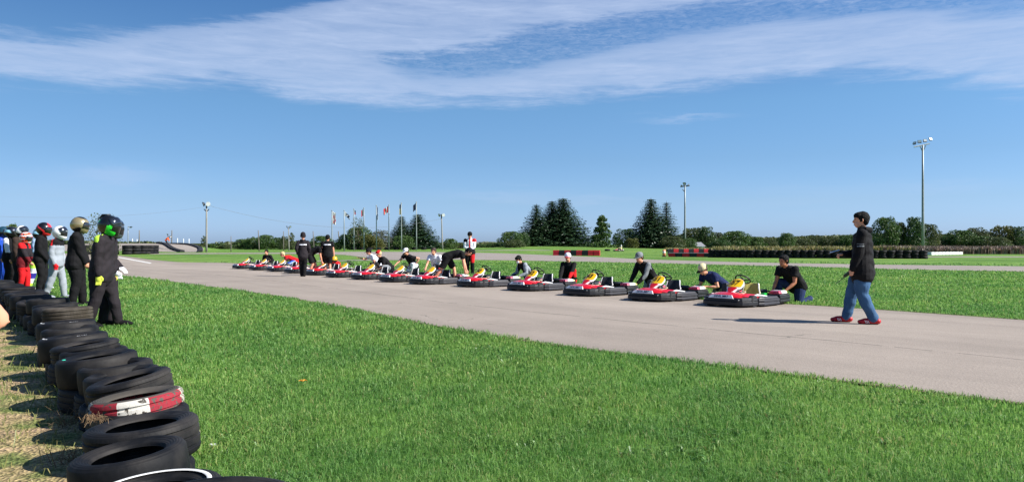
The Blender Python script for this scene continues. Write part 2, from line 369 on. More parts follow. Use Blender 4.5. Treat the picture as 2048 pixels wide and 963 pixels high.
def inside(P, poly):
    x, y = P[:, 0], P[:, 1]; c = np.zeros(len(P), bool); n = len(poly); j = n-1
    for i in range(n):
        xi, yi = poly[i]; xj, yj = poly[j]
        m_ = ((yi > y) != (yj > y)); 
        if yj != yi: c ^= m_ & (x < (xj-xi)*(y-yi)/(yj-yi)+xi)
        j = i
    return c
def blades(P, h, w, lean, curl_dir=None):
    """P (n,3) roots, h,w arrays -> verts (n*5,3), quads+tris as triangles"""
    n = len(P); a = NR.uniform(0, 2*PI, n); ux = np.cos(a); uy = np.sin(a)
    b = NR.uniform(0, 2*PI, n); lx = np.cos(b)*lean; ly = np.sin(b)*lean
    V = np.zeros((n, 5, 3))
    V[:, 0, 0] = P[:, 0]-ux*w/2; V[:, 0, 1] = P[:, 1]-uy*w/2; V[:, 0, 2] = P[:, 2]-.01
    V[:, 1, 0] = P[:, 0]+ux*w/2; V[:, 1, 1] = P[:, 1]+uy*w/2; V[:, 1, 2] = P[:, 2]-.01
    mxx = P[:, 0]+lx*h*.3; my = P[:, 1]+ly*h*.3; mz = P[:, 2]+h*.6
    V[:, 2, 0] = mxx+ux*w*.4; V[:, 2, 1] = my+uy*w*.4; V[:, 2, 2] = mz
    V[:, 3, 0] = mxx-ux*w*.4; V[:, 3, 1] = my-uy*w*.4; V[:, 3, 2] = mz
    V[:, 4, 0] = P[:, 0]+lx*h; V[:, 4, 1] = P[:, 1]+ly*h; V[:, 4, 2] = P[:, 2]+h*(1-.35*lean)
    i = np.arange(n)[:, None]*5
    T = np.concatenate([i+np.array([[0, 1, 2]]), i+np.array([[0, 2, 3]]), i+np.array([[3, 2, 4]])], 1).reshape(-1, 3)
    return V.reshape(-1, 3), T
def polar_pts(n, r0, r1, a0, a1):
    r = r0*(r1/r0)**NR.uniform(0, 1, n); a = NR.uniform(a0, a1, n)
    return np.c_[r*np.sin(a), r*np.cos(a)], r
def vnoise(x, y, s, seed=0.0):
    # cheap smooth value noise, vectorised
    x = x*s+seed; y = y*s+seed*1.7; xi = np.floor(x); yi = np.floor(y); fx = x-xi; fy = y-yi; fx = fx*fx*(3-2*fx); fy = fy*fy*(3-2*fy)
    def hsh(a, b_): v = np.sin(a*127.1+b_*311.7)*43758.5453; return v-np.floor(v)
    return (hsh(xi, yi)*(1-fx)+hsh(xi+1, yi)*fx)*(1-fy)+(hsh(xi, yi+1)*(1-fx)+hsh(xi+1, yi+1)*fx)*fy

def grass_mat(name, c_dark, c_mid, c_light, trans=.35, dry=(.22, .19, .07)):
    m = bpy.data.materials.new(name); m.use_nodes = True; nt = m.node_tree; N = nt.nodes; L = nt.links; b = N['Principled BSDF']
    b.inputs['Roughness'].default_value = .45; b.inputs['Specular IOR Level'].default_value = .35
    tc = N.new('ShaderNodeTexCoord'); gi = N.new('ShaderNodeNewGeometry')
    r = N.new('ShaderNodeValToRGB'); e = r.color_ramp.elements; L.new(gi.outputs['Random Per Island'], r.inputs[0])
    e[0].position = 0; e[0].color = c_dark+(1,); e[1].position = .93; e[1].color = c_light+(1,); x = e.new(.5); x.color = c_mid+(1,); x = e.new(.97); x.color = dry+(1,)
    n = N.new('ShaderNodeTexNoise'); n.inputs['Scale'].default_value = .45; n.inputs['Detail'].default_value = 6; L.new(tc.outputs['Object'], n.inputs['Vector'])
    r2 = N.new('ShaderNodeValToRGB'); L.new(n.outputs['Fac'], r2.inputs[0]); r2.color_ramp.elements[0].position = .35; r2.color_ramp.elements[0].color = (.7, .82, .75, 1); r2.color_ramp.elements[1].position = .68; r2.color_ramp.elements[1].color = (1.25, 1.12, 1.0, 1)
    mx = N.new('ShaderNodeMix'); mx.data_type = 'RGBA'; mx.blend_type = 'MULTIPLY'; mx.inputs[0].default_value = 1; L.new(r.outputs[0], mx.inputs[6]); L.new(r2.outputs[0], mx.inputs[7]); L.new(mx.outputs[2], b.inputs['Base Color'])
    tr = N.new('ShaderNodeBsdfTranslucent'); L.new(mx.outputs[2], tr.inputs['Color']); ms = N.new('ShaderNodeMixShader'); ms.inputs[0].default_value = trans
    L.new(b.outputs[0], ms.inputs[1]); L.new(tr.outputs[0], ms.inputs[2]); L.new(ms.outputs[0], N['Material Output'].inputs['Surface'])
    return m
GM = grass_mat('lawn_grass', (.080, .195, .040), (.178, .36, .082), (.33, .50, .17), trans=.5, dry=(.42, .42, .18))
P, r = polar_pts(760000, 2.6, 60, R(-44), R(42))
jit = (vnoise(P[:, 0], P[:, 1], 5, 9)-.5)*.10+(vnoise(P[:, 0], P[:, 1], 1.3, 4)-.5)*.12
Pq = P+jit[:, None]
keep = ~inside(Pq, road_poly) & ~inside(P, r2_poly) & ~inside(P, r3_poly) & ~inside(P, verge_poly) & (NR.uniform(0, 1, len(P)) < np.clip((62-r)/25, .15, 1)) & (NR.uniform(0, 1, len(P)) < .35+.45*np.clip((r-8)/8, 0, 1)+1.1*vnoise(P[:, 0], P[:, 1], 7, 6)*(.6+.8*vnoise(P[:, 0], P[:, 1], 2.1, 8)))
P = P[keep]; r = r[keep]; n = len(P)
tall = vnoise(P[:, 0], P[:, 1], .8, 3)*.5+vnoise(P[:, 0], P[:, 1], 3.1, 1)*.5
h = (.030+.070*tall)*NR.uniform(.6, 1.25, n)*np.clip(.85+r/60, .85, 1.35); w = np.maximum(.0042, .0009*r)*NR.uniform(.7, 1.4, n)
V, T = blades(np.c_[P, zt(P[:, 0], P[:, 1])], h, w, NR.uniform(.2, 1.1, n))
g = mesh_np('grass', V, T, GM); tag(g, kind='stuff', label='short green lawn grass on both sides of the asphalt')
# broad leaved clover and weeds in clumps
CL = grass_mat('clover', (.06, .16, .03), (.13, .27, .06), (.26, .40, .13), trans=.3)
P, r = polar_pts(60000, 2.8, 16, R(-44), R(42)); cn = vnoise(P[:, 0], P[:, 1], 1.6, 21)*.6+vnoise(P[:, 0], P[:, 1], 4.3, 2)*.4
P = P[(cn > .60) & ~inside(P, road_poly) & ~inside(P, verge_poly)]; n = len(P); rr = np.hypot(P[:, 0], P[:, 1])
V, T = blades(np.c_[P, zt(P[:, 0], P[:, 1])], NR.uniform(.03, .075, n), np.maximum(.011, .0016*rr)*NR.uniform(.7, 1.4, n), NR.uniform(.8, 1.8, n))
g3 = mesh_np('clover', V, T, CL); tag(g3, kind='stuff', label='clumps of broad leaved clover and weeds in the near lawn')
SOIL = mat('dark_soil', (.11, .085, .05), .95, var=.3, scale=9, bump=.8, bscale=30)
def off(Pl, d):
    Pl = smooth_line(Pl, 260, 2); t_ = np.gradient(Pl, axis=0); t_ /= np.hypot(t_[:, 0], t_[:, 1])[:, None]; return Pl, Pl+np.c_[-t_[:, 1], t_[:, 0]]*d
a_, b_ = off(near_edge, -.07); so1, _ = ribbon(a_, b_, 260, 2, .016, 'soil_edge', SOIL, it=0)
a_, b_ = off(far_edge, .10); so2, _ = ribbon(a_, b_, 260, 2, .016, 'soil_edge', SOIL, it=0)
# weeds and straw in the verge and along the row
STR = grass_mat('verge_straw', (.12, .17, .04), (.22, .24, .08), (.38, .33, .16), trans=.25, dry=(.5, .42, .25))
t = NR.uniform(0, 1, 52000)**1.3; TLs = smooth_line(TL, 300, 1); TOs = smooth_line(TLo, 300, 1); idx = (t*240).astype(int)
across = NR.uniform(-.08, 1, len(t)); P = TLs[idx]*(1-across[:, None])+TOs[idx]*across[:, None]+NR.normal(0, .05, (len(t), 2))
cl = vnoise(P[:, 0], P[:, 1], 2.2, 5); keep = cl+NR.uniform(-.25, .25, len(P)) > .45; P = P[keep]; cl = cl[keep]; n = len(P); rr = np.hypot(P[:, 0], P[:, 1])
V, T = blades(np.c_[P, zt(P[:, 0], P[:, 1])], NR.uniform(.02, .09, n)*(1+NR.uniform(0, 1, n)**6*2), np.maximum(.004, .001*rr), NR.uniform(.4, 1.6, n))
g2 = mesh_np('dry_grass', V, T, STR); tag(g2, kind='stuff', label='dry straw and weeds in the gravel verge left of the tyres')
# field of goldenrod far right
FLD = grass_mat('goldenrod_field', (.12, .13, .05), (.24, .21, .09), (.36, .31, .10), trans=.2, dry=(.20, .12, .12))
FLP = grass_mat('purple_weeds', (.12, .09, .07), (.18, .13, .11), (.26, .19, .16), trans=.2, dry=(.22, .20, .10))
def field(name, u0, u1, Y0, Y1, n, hh, m, label):
    Yv = NR.uniform(0, 1, n)**1.6*(Y1-Y0)+Y0; X = (NR.uniform(u0, u1, n)-CU)/F*Yv
    hv = hh*(.75+.5*vnoise(X, Yv, .3, 2))*NR.uniform(.7, 1.1, n)
    V, T = blades(np.c_[X, Yv, zt(X, Yv)], hv, NR.uniform(.12, .3, n), NR.uniform(.05, .35, n)); o = mesh_np(name, V, T, m); tag(o, kind='stuff', label=label); return o
field('tall_weeds', 1425, 1830, 100, 150, 16000, 1.0, FLD, 'yellow flowering weeds beyond the long black tyre wall')
field('tall_weeds', 1760, 2150, 100, 155, 14000, 1.05, FLP, 'brown and purplish dry weeds at the right edge of the field')
field('tall_weeds', 1330, 1430, 130, 170, 2500, .6, FLD, 'low yellow weeds behind the red and black barrier blocks')
# ================================================================ tyres
def rubber(name, base=(14, 14, 17), dust=.25, tread=0, paintfn=None, rough=.66):
    m = bpy.data.materials.new(name); m.use_nodes = True; nt = m.node_tree; N = nt.nodes; L = nt.links; b = N['Principled BSDF']
    b.inputs['Roughness'].default_value = rough; b.inputs['Specular IOR Level'].default_value = .22
    tc = N.new('ShaderNodeTexCoord')
    def M_(op, a, b_=None):
        n = N.new('ShaderNodeMath'); n.operation = op
        for i, x in enumerate((a, b_)):
            if x is None: continue
            if isinstance(x, (int, float)): n.inputs[i].default_value = x
            else: L.new(x, n.inputs[i])
        return n.outputs[0]
    n = N.new('ShaderNodeTexNoise'); n.inputs['Scale'].default_value = 5; n.inputs['Detail'].default_value = 8; L.new(tc.outputs['Object'], n.inputs['Vector'])
    r = N.new('ShaderNodeValToRGB'); L.new(n.outputs['Fac'], r.inputs[0]); e = r.color_ramp.elements
    c = srgb(*base); e[0].position = .45; e[0].color = c+(1,); e[1].position = .85; e[1].color = tuple(c[i]*(1-dust)+(.16, .14, .12)[i]*dust for i in range(3))+(1,)
    col = r.outputs[0]
    sep = N.new('ShaderNodeSeparateXYZ'); L.new(tc.outputs['Object'], sep.inputs[0])
    ang = M_('ARCTAN2', sep.outputs[1], sep.outputs[0]); rad = M_('SQRT', M_('ADD', M_('MULTIPLY', sep.outputs[0], sep.outputs[0]), M_('MULTIPLY', sep.outputs[1], sep.outputs[1])))
    if paintfn:
        for a0, a1, pc in paintfn:
            f = M_('MULTIPLY', M_('GREATER_THAN', ang, a0), M_('LESS_THAN', ang, a1)); f = M_('MULTIPLY', f, M_('GREATER_THAN', rad, .285))
            f = M_('MULTIPLY', f, M_('GREATER_THAN', sep.outputs[2], .0)); n3 = N.new('ShaderNodeTexNoise'); n3.inputs['Scale'].default_value = 26; n3.inputs['Detail'].default_value = 6; L.new(tc.outputs['Object'], n3.inputs['Vector'])
            f = M_('MULTIPLY', f, M_('GREATER_THAN', n3.outputs['Fac'], .42))
            mx = N.new('ShaderNodeMix'); mx.data_type = 'RGBA'; L.new(f, mx.inputs[0]); L.new(col, mx.inputs[6]); mx.inputs[7].default_value = srgb(*pc)+(1,); col = mx.outputs[2]
    L.new(col, b.inputs['Base Color'])
    h = None
    if tread:
        a = M_('MULTIPLY', ang, tread/2/PI); a = M_('ADD', a, M_('MULTIPLY', sep.outputs[2], 4.0)); fr = M_('FRACT', a); g = M_('GREATER_THAN', fr, .16)
        out = M_('GREATER_THAN', rad, .298); g = M_('MULTIPLY', g, out); h = g
    n2 = N.new('ShaderNodeTexNoise'); n2.inputs['Scale'].default_value = 30; n2.inputs['Detail'].default_value = 5; L.new(tc.outputs['Object'], n2.inputs['Vector'])
    hh = M_('MULTIPLY', n2.outputs['Fac'], .35)
    # moulded rings on the sidewall
    rg = M_('MULTIPLY', M_('SINE', M_('MULTIPLY', rad, 420)), .12); hh = M_('ADD', hh, rg)
    if h is not None: hh = M_('ADD', hh, h)
    bp = N.new('ShaderNodeBump'); bp.inputs['Strength'].default_value = .8; bp.inputs['Distance'].default_value = .008; L.new(hh, bp.inputs['Height']); L.new(bp.outputs[0], b.inputs['Normal'])
    return m
RB = {'slick': rubber('rubber_slick', (16, 17, 20), .22), 'tread': rubber('rubber_road_tread', (22, 22, 24), .32, 64), 'block': rubber('rubber_block_tread', (16, 16, 19), .18, 40),
      'dusty': rubber('rubber_dusty', (58, 52, 44), .6, 50, rough=.85),
      'paint': rubber('rubber_painted', (70, 66, 60), .5, 56, paintfn=[(-3.2, -2.35, (142, 142, 138)), (-2.35, -1.52, (138, 40, 50)), (-1.52, -.85, (196, 192, 182)), (-.85, .1, (142, 44, 54)), (.1, 1.3, (170, 166, 152)), (1.3, 3.2, (150, 60, 60))], rough=.8)}
def tyre_mesh(kind, R0=.31, W=.21, rb=.19):
    h = W/2; gr = kind in ('tread', 'block', 'dusty', 'paint')
    prof = [(rb, -h*.72), (rb+.012, -h*.86), (rb+.03, -h*.90), (rb+.06, -h), (R0-.045, -h*1.0), (R0-.018, -h*.93), (R0-.004, -h*.80)]
    if gr:
        for zc in (-.5, 0, .5):
            prof += [(R0, (zc-.09)*h-.002), (R0-.010, (zc-.06)*h), (R0-.010, (zc+.06)*h), (R0, (zc+.09)*h+.002)]
    else: prof += [(R0+.001, -.4*h), (R0+.002, 0), (R0+.001, .4*h)]
    prof += [(R0-.004, h*.80), (R0-.018, h*.93), (R0-.045, h), (rb+.06, h), (rb+.03, h*.90), (rb+.012, h*.86), (rb, h*.72)]
    # inner cavity wall
    prof += [(rb+.012, h*.66), (rb+.05, h*.82), (R0-.05, h*.8), (R0-.018, h*.6), (R0-.018, -h*.6), (R0-.05, -h*.8), (rb+.05, -h*.82), (rb+.012, -h*.66)]
    m = MB().lathe(prof, 56, closed=True).mesh('tyre_'+kind, RB[kind], True)
    try: m.set_sharp_from_angle(angle=R(38))
    except Exception: pass
    return m
TM = {k: tyre_mesh(k, W={'slick': .25, 'tread': .21, 'block': .22, 'dusty': .19, 'paint': .21}[k]) for k in RB}
TW = {'slick': .25, 'tread': .21, 'block': .22, 'dusty': .19, 'paint': .21}
def tyre(kind, x, y, z, dia, tilt=0, tdir=0, spin=0, label=None, group='black tyres stacked in the barrier row along the grass'):
    o = bpy.data.objects.new('tyre', TM[kind]); s = dia/.62; o.scale = (s, s, 1 if dia < .66 else 1.05)
    o.location = (x, y, z); m = Matrix.Rotation(tdir, 3, 'Z') @ Matrix.Rotation(tilt, 3, 'Y') @ Matrix.Rotation(-tdir+spin, 3, 'Z'); o.rotation_euler = m.to_euler()
    link(o); tag(o, label, 'tyre', group); return o
# near stacks: u, v centre of top ellipse, dia, ztop, kind, tilt deg, tilt dir deg, label of the top tyre
near = [
 (430, 984, .66, .46, 'slick', 2, 90, 'smooth black tyre cut off by the bottom edge, nearest of the row'),
 (308, 968, .60, .42, 'slick', 4, 200, 'black tyre with a white painted ring, at the bottom of the picture'),
 (263, 893, .545, .46, 'slick', 7, 200, 'smooth black tyre with a wide dark opening, just behind the white ringed tyre'),
 (287, 838, .60, .49, 'tread', 5, 185, 'black road tyre with block tread, just in front of the red and white painted tyre'),
 (290, 812, .56, .42, 'slick', 4, 170, 'black tyre mostly hidden right in front of the red and white painted tyre'),
 (277, 783, .58, .50, 'paint', 7, 185, 'worn tyre painted red and white on its tread'),
 (263, 748, .60, .50, 'tread', 12, 200, 'tilted black tyre just behind the red and white painted tyre'),
 (248, 738, .58, .46, 'slick', 8, 195, 'black tyre second behind the red and white painted tyre'),
 (234, 722, .60, .47, 'slick', 6, 195, 'black tyre third behind the red and white painted tyre'),
 (197, 706, .67, .50, 'slick', 6, 200, 'black tyre with a teal dot on its sidewall'),
 (190, 694, .62, .45, 'slick', 3, 190, 'dull black tyre just behind the one with the teal dot'),
 (173, 682, .64, .49, 'tread', 7, 200, 'black tyre with narrow dark opening second behind the teal dot tyre'),
 (149, 667, .69, .50, 'slick', 6, 190, 'wide black tyre with white lettering on its sidewall'),
 (142, 652, .64, .47, 'slick', 4, 190, 'black tyre right behind the one with white lettering'),
 (134, 640, .68, .50, 'slick', 3, 180, 'flat black tyre with faint grey lettering, in front of the brown dusty tyre'),
 (136, 613, .66, .54, 'dusty', 3, 170, 'brown dusty tyre lying on top beside the black suited racers'),
]
stack_xy = []
for i, (u, v, dia, zt_, kind, ti, td, lab) in enumerate(near):
    x = y = 0; zz = 0
    for _ in range(8):
        zz = Z(x, y)+zt_; y = F*(CAMZ-zz)/(v-HV); x = (u-CU)/F*y
    w = TW[kind]*(1 if dia < .66 else 1.05); z0 = Z(x, y)
    top = tyre(kind, x, y, zz-w/2-.01, dia, R(ti), R(td), 0 if kind == 'paint' else rng.uniform(0, 6), lab)
    if i == 1:
        rngm = MB().lathe([(.232, .126), (.236, .1285), (.250, .1285), (.254, .126)], 56).build('sidewall_ring', mat('white_sidewall', srgb(226, 226, 222), .5), top, True)
    if i == 9:
        d = MB().ball((0, 0, 0), (.026, .015, .004), 12, 6).build('chalk_dot', mat('teal_chalk', srgb(60, 205, 170), .6), top); d.location = (-.19, -.15, .127); d.rotation_euler = (0, 0, 2.2)
        top.rotation_euler = (Matrix.Rotation(R(td), 3, "Z") @ Matrix.Rotation(R(ti), 3, "Y") @ Matrix.Rotation(-R(td), 3, "Z")).to_euler()
    if i in (12, 14):
        mb = MB(); col = mat('worn_lettering', srgb(190, 192, 196) if i == 12 else srgb(120, 120, 122), .7)
        for a0, nn in ((3.5, 10), (5.4, 5)):
            mb = MB()
            for k in range(nn):
                a = a0+k*.075; rr = .255
                mb.box((rr*math.cos(a), rr*math.sin(a), .1262), (.004 if k % 3 else .012, .011, .002), a+PI/2); mb.box((rr*math.cos(a)+.003, rr*math.sin(a)-.008, .1262), (.010, .003, .002), a)
            mb.build('lettering', col, top)
        top.rotation_euler = (Matrix.Rotation(R(td), 3, "Z") @ Matrix.Rotation(R(ti), 3, "Y") @ Matrix.Rotation(-R(td), 3, "Z")).to_euler()
    stack_xy.append((x, y)); zb = zz-w-.012; k = 0
    while zb-z0 > .07:
        kk = rng.choice(['slick', 'tread', 'block']); ww = TW[kk]; hgt = min(ww, zb-z0+.03)
        ox = rng.uniform(-.04, .04)+(.07 if i == 2 else 0); oy = rng.uniform(-.03, .03)
        t = tyre('block' if i == 2 else kk, x+ox, y+oy, zb-ww/2, .60+rng.uniform(0, .05), R(rng.uniform(0, 3)), rng.uniform(0, 6), rng.uniform(0, 6),
            'lower black tyre stacked beneath another in the row along the grass', 'lower tyres stacked under the row')
        zb -= ww+.004
# the row runs on along the grass to the left edge
path = [stack_xy[-1], (-7.7, 12.4), (-9.4, 14.4), (-11.3, 16.6), (-13.6, 18.9), (-16.2, 21.3), (-19.4, 24.0), (-24, 27.8), (-30, 32)]
pp = resample(path, 54)
for i, (x, y) in enumerate(pp[1:]):
    z0 = Z(x, y); ht = 0; lev = 2
    for k in range(lev):
        kk = rng.choice(['slick', 'tread', 'slick', 'block']); ww = .19
        last = k == lev-1
        t = tyre(kk, x+rng.uniform(-.05, .05), y+rng.uniform(-.05, .05), z0+ht+TW[kk]*.5, .62+rng.uniform(-.02, .05), R(rng.uniform(0, 7 if last else 2)), rng.uniform(0, 6), rng.uniform(0, 6),
            'black tyre on top of the row running past the waiting racers' if last else 'lower black tyre stacked beneath another in the row along the grass',
            'tyres on top of the row past the waiting racers' if last else 'lower tyres stacked under the row')
        ht += TW[kk]+.006
        if last and ht > .62: pass
# simple far tyre (shared mesh)
ft = MB().lathe([(.2, -.12), (.26, -.125), (.30, -.11), (.315, -.05), (.305, 0), (.315, .05), (.30, .11), (.26, .125), (.2, .12), (.21, 0)], 20, closed=True).mesh('far_tyre', RB['slick'], True)
def far_tyre(x, y, z, s, lab, grp, sz=1.0):
    o = bpy.data.objects.new('tyre', ft); o.location = (x, y, z); o.scale = (s, s, s*sz); o.rotation_euler = (R(rng.uniform(-2, 2)), R(rng.uniform(-2, 2)), rng.uniform(0, 6)); link(o); tag(o, lab, 'tyre', grp); return o
def wall_of(pxline, step, lev, s, lab, grp, hvar=0, zs=.8):
    P = px(pxline); L_ = sum(math.dist(P[i], P[i+1]) for i in range(len(P)-1)); n = max(2, int(L_/step)+1); Q = resample(P, n); out = []
    for i, (x, y) in enumerate(Q):
        for k in range(lev + (1 if hvar and rng.random() < hvar else 0)):
            out.append(far_tyre(x+rng.uniform(-.03, .03), y+rng.uniform(-.03, .03), Z(x, y)+(k+.5)*.25*s*zs, s, lab, grp, zs))
    return out
wall_of([(1424, 514.5), (1500, 515.5), (1600, 516), (1700, 516.5), (1846, 517)], .68, 3, 1.25, 'black tyre in the long low tyre wall on the right, behind the distant road', 'tyres of the long wall on the right', 0, .82)
wall_of([(150, 508.5), (240, 508.6), (262, 508.6), (285, 508), (308, 507)], 1.7, 3, 2.0, 'black tyre in the dark tyre wall at the foot of the paved mound', 'tyres of the wall by the paved mound', 0, .8)
wall_of([(60, 524), (92, 525), (118, 526.2)], .8, 2, 1.3, 'black tyre in the short wall seen between the waiting racers', 'tyres seen between the waiting racers', 0, .8)
wall_of([(708, 499.4), (760, 499.4), (800, 499.3), (848, 499)], 2.1, 2, 1.9, 'small black tyre in the far row below the flagpoles', 'tyres below the flagpoles', 0, .62)
wall_of([(1215, 501.5), (1240, 501.8)], 1.7, 1, 1.7, 'small black tyre beside the distant kart driver', 'tyres beside the distant kart', 0, .8)
# red / black barrier blocks
BRED = mat('barrier_red', srgb(188, 26, 40), .5, var=.12); BBLK = mat('barrier_black', srgb(20, 22, 26), .5, var=.2); BWHT = mat('barrier_white', srgb(222, 224, 220), .5, var=.06)
def block_mesh(m, w, d, h):
    b = MB(); b.slab([(-w/2, -d/2), (w/2, -d/2), (w/2, d/2), (-w/2, d/2)], 0, h*.47, .01); b.slab([(-w/2+.02, -d/2+.02), (w/2-.02, -d/2+.02), (w/2-.02, d/2-.02), (-w/2+.02, d/2-.02)], h*.475, h*.53, 0); b.slab([(-w/2, -d/2), (w/2, -d/2), (w/2, d/2), (-w/2, d/2)], h*.535, h, .03)
    return b.mesh('barrier_block', m)
def blocks(A, B, z0, n, cols, w, d, h, lab, grp):
    ms = {c: block_mesh({'r': BRED, 'b': BBLK, 'w': BWHT}[c], w, d, h) for c in set(cols)}
    for i in range(n):
        t = (i+.5)/n; x = A[0]*(1-t)+B[0]*t; y = A[1]*(1-t)+B[1]*t; c = cols[i % len(cols)]
        o = bpy.data.objects.new('barrier_block', ms[c]); o.location = (x, y, Z(x, y)+z0); o.rotation_euler = (0, 0, math.atan2(B[1]-A[1], B[0]-A[0])+rng.uniform(-.02, .02)); link(o)
        nm = {'r': 'red', 'b': 'black', 'w': 'white'}[c]; od = ('leftmost', 'second', 'third', 'fourth', 'fifth', 'sixth', 'seventh', 'eighth', 'ninth')[i]; tag(o, lab.replace('COL', nm)+(', %s' % od if i == 0 else ', %s from the left' % od), 'barrier block', grp.replace('COL ', ''))
def seg(u0, v0, u1, v1): return G(u0, v0), G(u1, v1)
def sc_(P): return P.y/F
A, B = seg(1107, 510.5, 1200, 510.8); Lw = (B-A).length
blocks(A, B, 0, 8, 'rbrbrbrr', Lw/8*.97, .9, sc_(A)*10.5, 'COL barrier block in the row before the large spruces', 'COL blocks before the spruces')
A, B = seg(1338, 513.2, 1424, 513.8); Lw = (B-A).length
blocks(A, B, 0, 6, 'rbrbrb', Lw/6*.97, .8, sc_(A)*7.2, 'COL barrier block in the lower row beside the orange post', 'COL blocks of the lower front row')
A2, B2 = seg(1336, 509.5, 1416, 509.5); Lw2 = (B2-A2).length
blocks(A2, B2, 0, 8, 'brbrbrbr', Lw2/8*.97, .8, sc_(A2)*12.0, 'COL barrier block in the raised back row near the orange post', 'COL blocks of the raised back row')
pl = MB().box((0, 0, 0), ((B-A).length, .9, .06)).build('barrier_board', mat('grey_board', srgb(150, 150, 155), .6)); pl.location = ((A+B)/2)+Vector((0, 0, sc_(A)*7.2+.035)); pl.rotation_euler = (0, 0, math.atan2((B-A).y, (B-A).x)); tag(pl, 'long pale grey board lying on the lower red and black blocks', 'board')
A, B = seg(1857, 509.6, 1920, 508.6); Lw = (B-A).length
blocks(A, B, 0, 9, 'w', Lw/9*.90, .7, sc_(B)*5.5, 'COL barrier block right of the tall floodlight pole', 'COL blocks right of the lamp pole')
# orange and white marker post
p = G(1328, 513); e = empty('marker_post', p); tag(e, 'slim orange and white marker post left of the red and black blocks', 'marker post')
s = (513-499)/F*p.y
MB().slab([(-.22, -.22), (.22, -.22), (.22, .22), (-.22, .22)], 0, .08, .02).build('base', PLASTIC, e)
mb = MB().lathe([(.0, .06), (.17, .06), (.16, s*.97), (.1, s), (0, s)], 16); mb.build('post', mat('orange_post', srgb(236, 150, 110), .5), e, True)
MB().lathe([(.172, s*.55), (.168, s*.75)], 16).build('reflective_band', P_WHITE, e, True)
# ================================================================ karts
def text_mesh(txt, size, m, name, extr=.002):
    c = bpy.data.curves.new(name, 'FONT'); c.body = txt; c.size = size; c.extrude = extr; c.align_x = 'CENTER'; c.align_y = 'CENTER'; c.offset = size*.012
    o = bpy.data.objects.new(name, c); COL.objects.link(o); bpy.context.view_layer.update()
    me = bpy.data.meshes.new_from_object(o.evaluated_get(bpy.context.evaluated_depsgraph_get())); COL.objects.unlink(o); bpy.data.objects.remove(o); me.name = name
    me.materials.clear(); me.materials.append(m); return me
def mirror(P): return P+[(x, -y) for x, y in reversed(P) if abs(y) > 1e-6]
def wheel_mb(r, w):
    t = MB().lathe([(r*.52, -w/2*.9), (r*.62, -w/2), (r*.9, -w/2), (r, -w/2*.75), (r, w/2*.75), (r*.9, w/2), (r*.62, w/2), (r*.52, w/2*.9)], 24, closed=True, M=Matrix.Rotation(PI/2, 3, 'X'))
    k = MB().lathe([(r*.53, -w/2*.8), (r*.47, -w/2*.7), (r*.42, -w*.1), (r*.15, -w*.12), (r*.15, -w*.3), (0.001, -w*.3)], 20, M=Matrix.Rotation(PI/2, 3, 'X'))
    k.lathe([(r*.53, w/2*.8), (r*.47, w/2*.7), (r*.42, w*.1), (r*.15, w*.12), (r*.15, w*.3), (0.001, w*.3)], 20, M=Matrix.Rotation(PI/2, 3, 'X'))
    return t, k
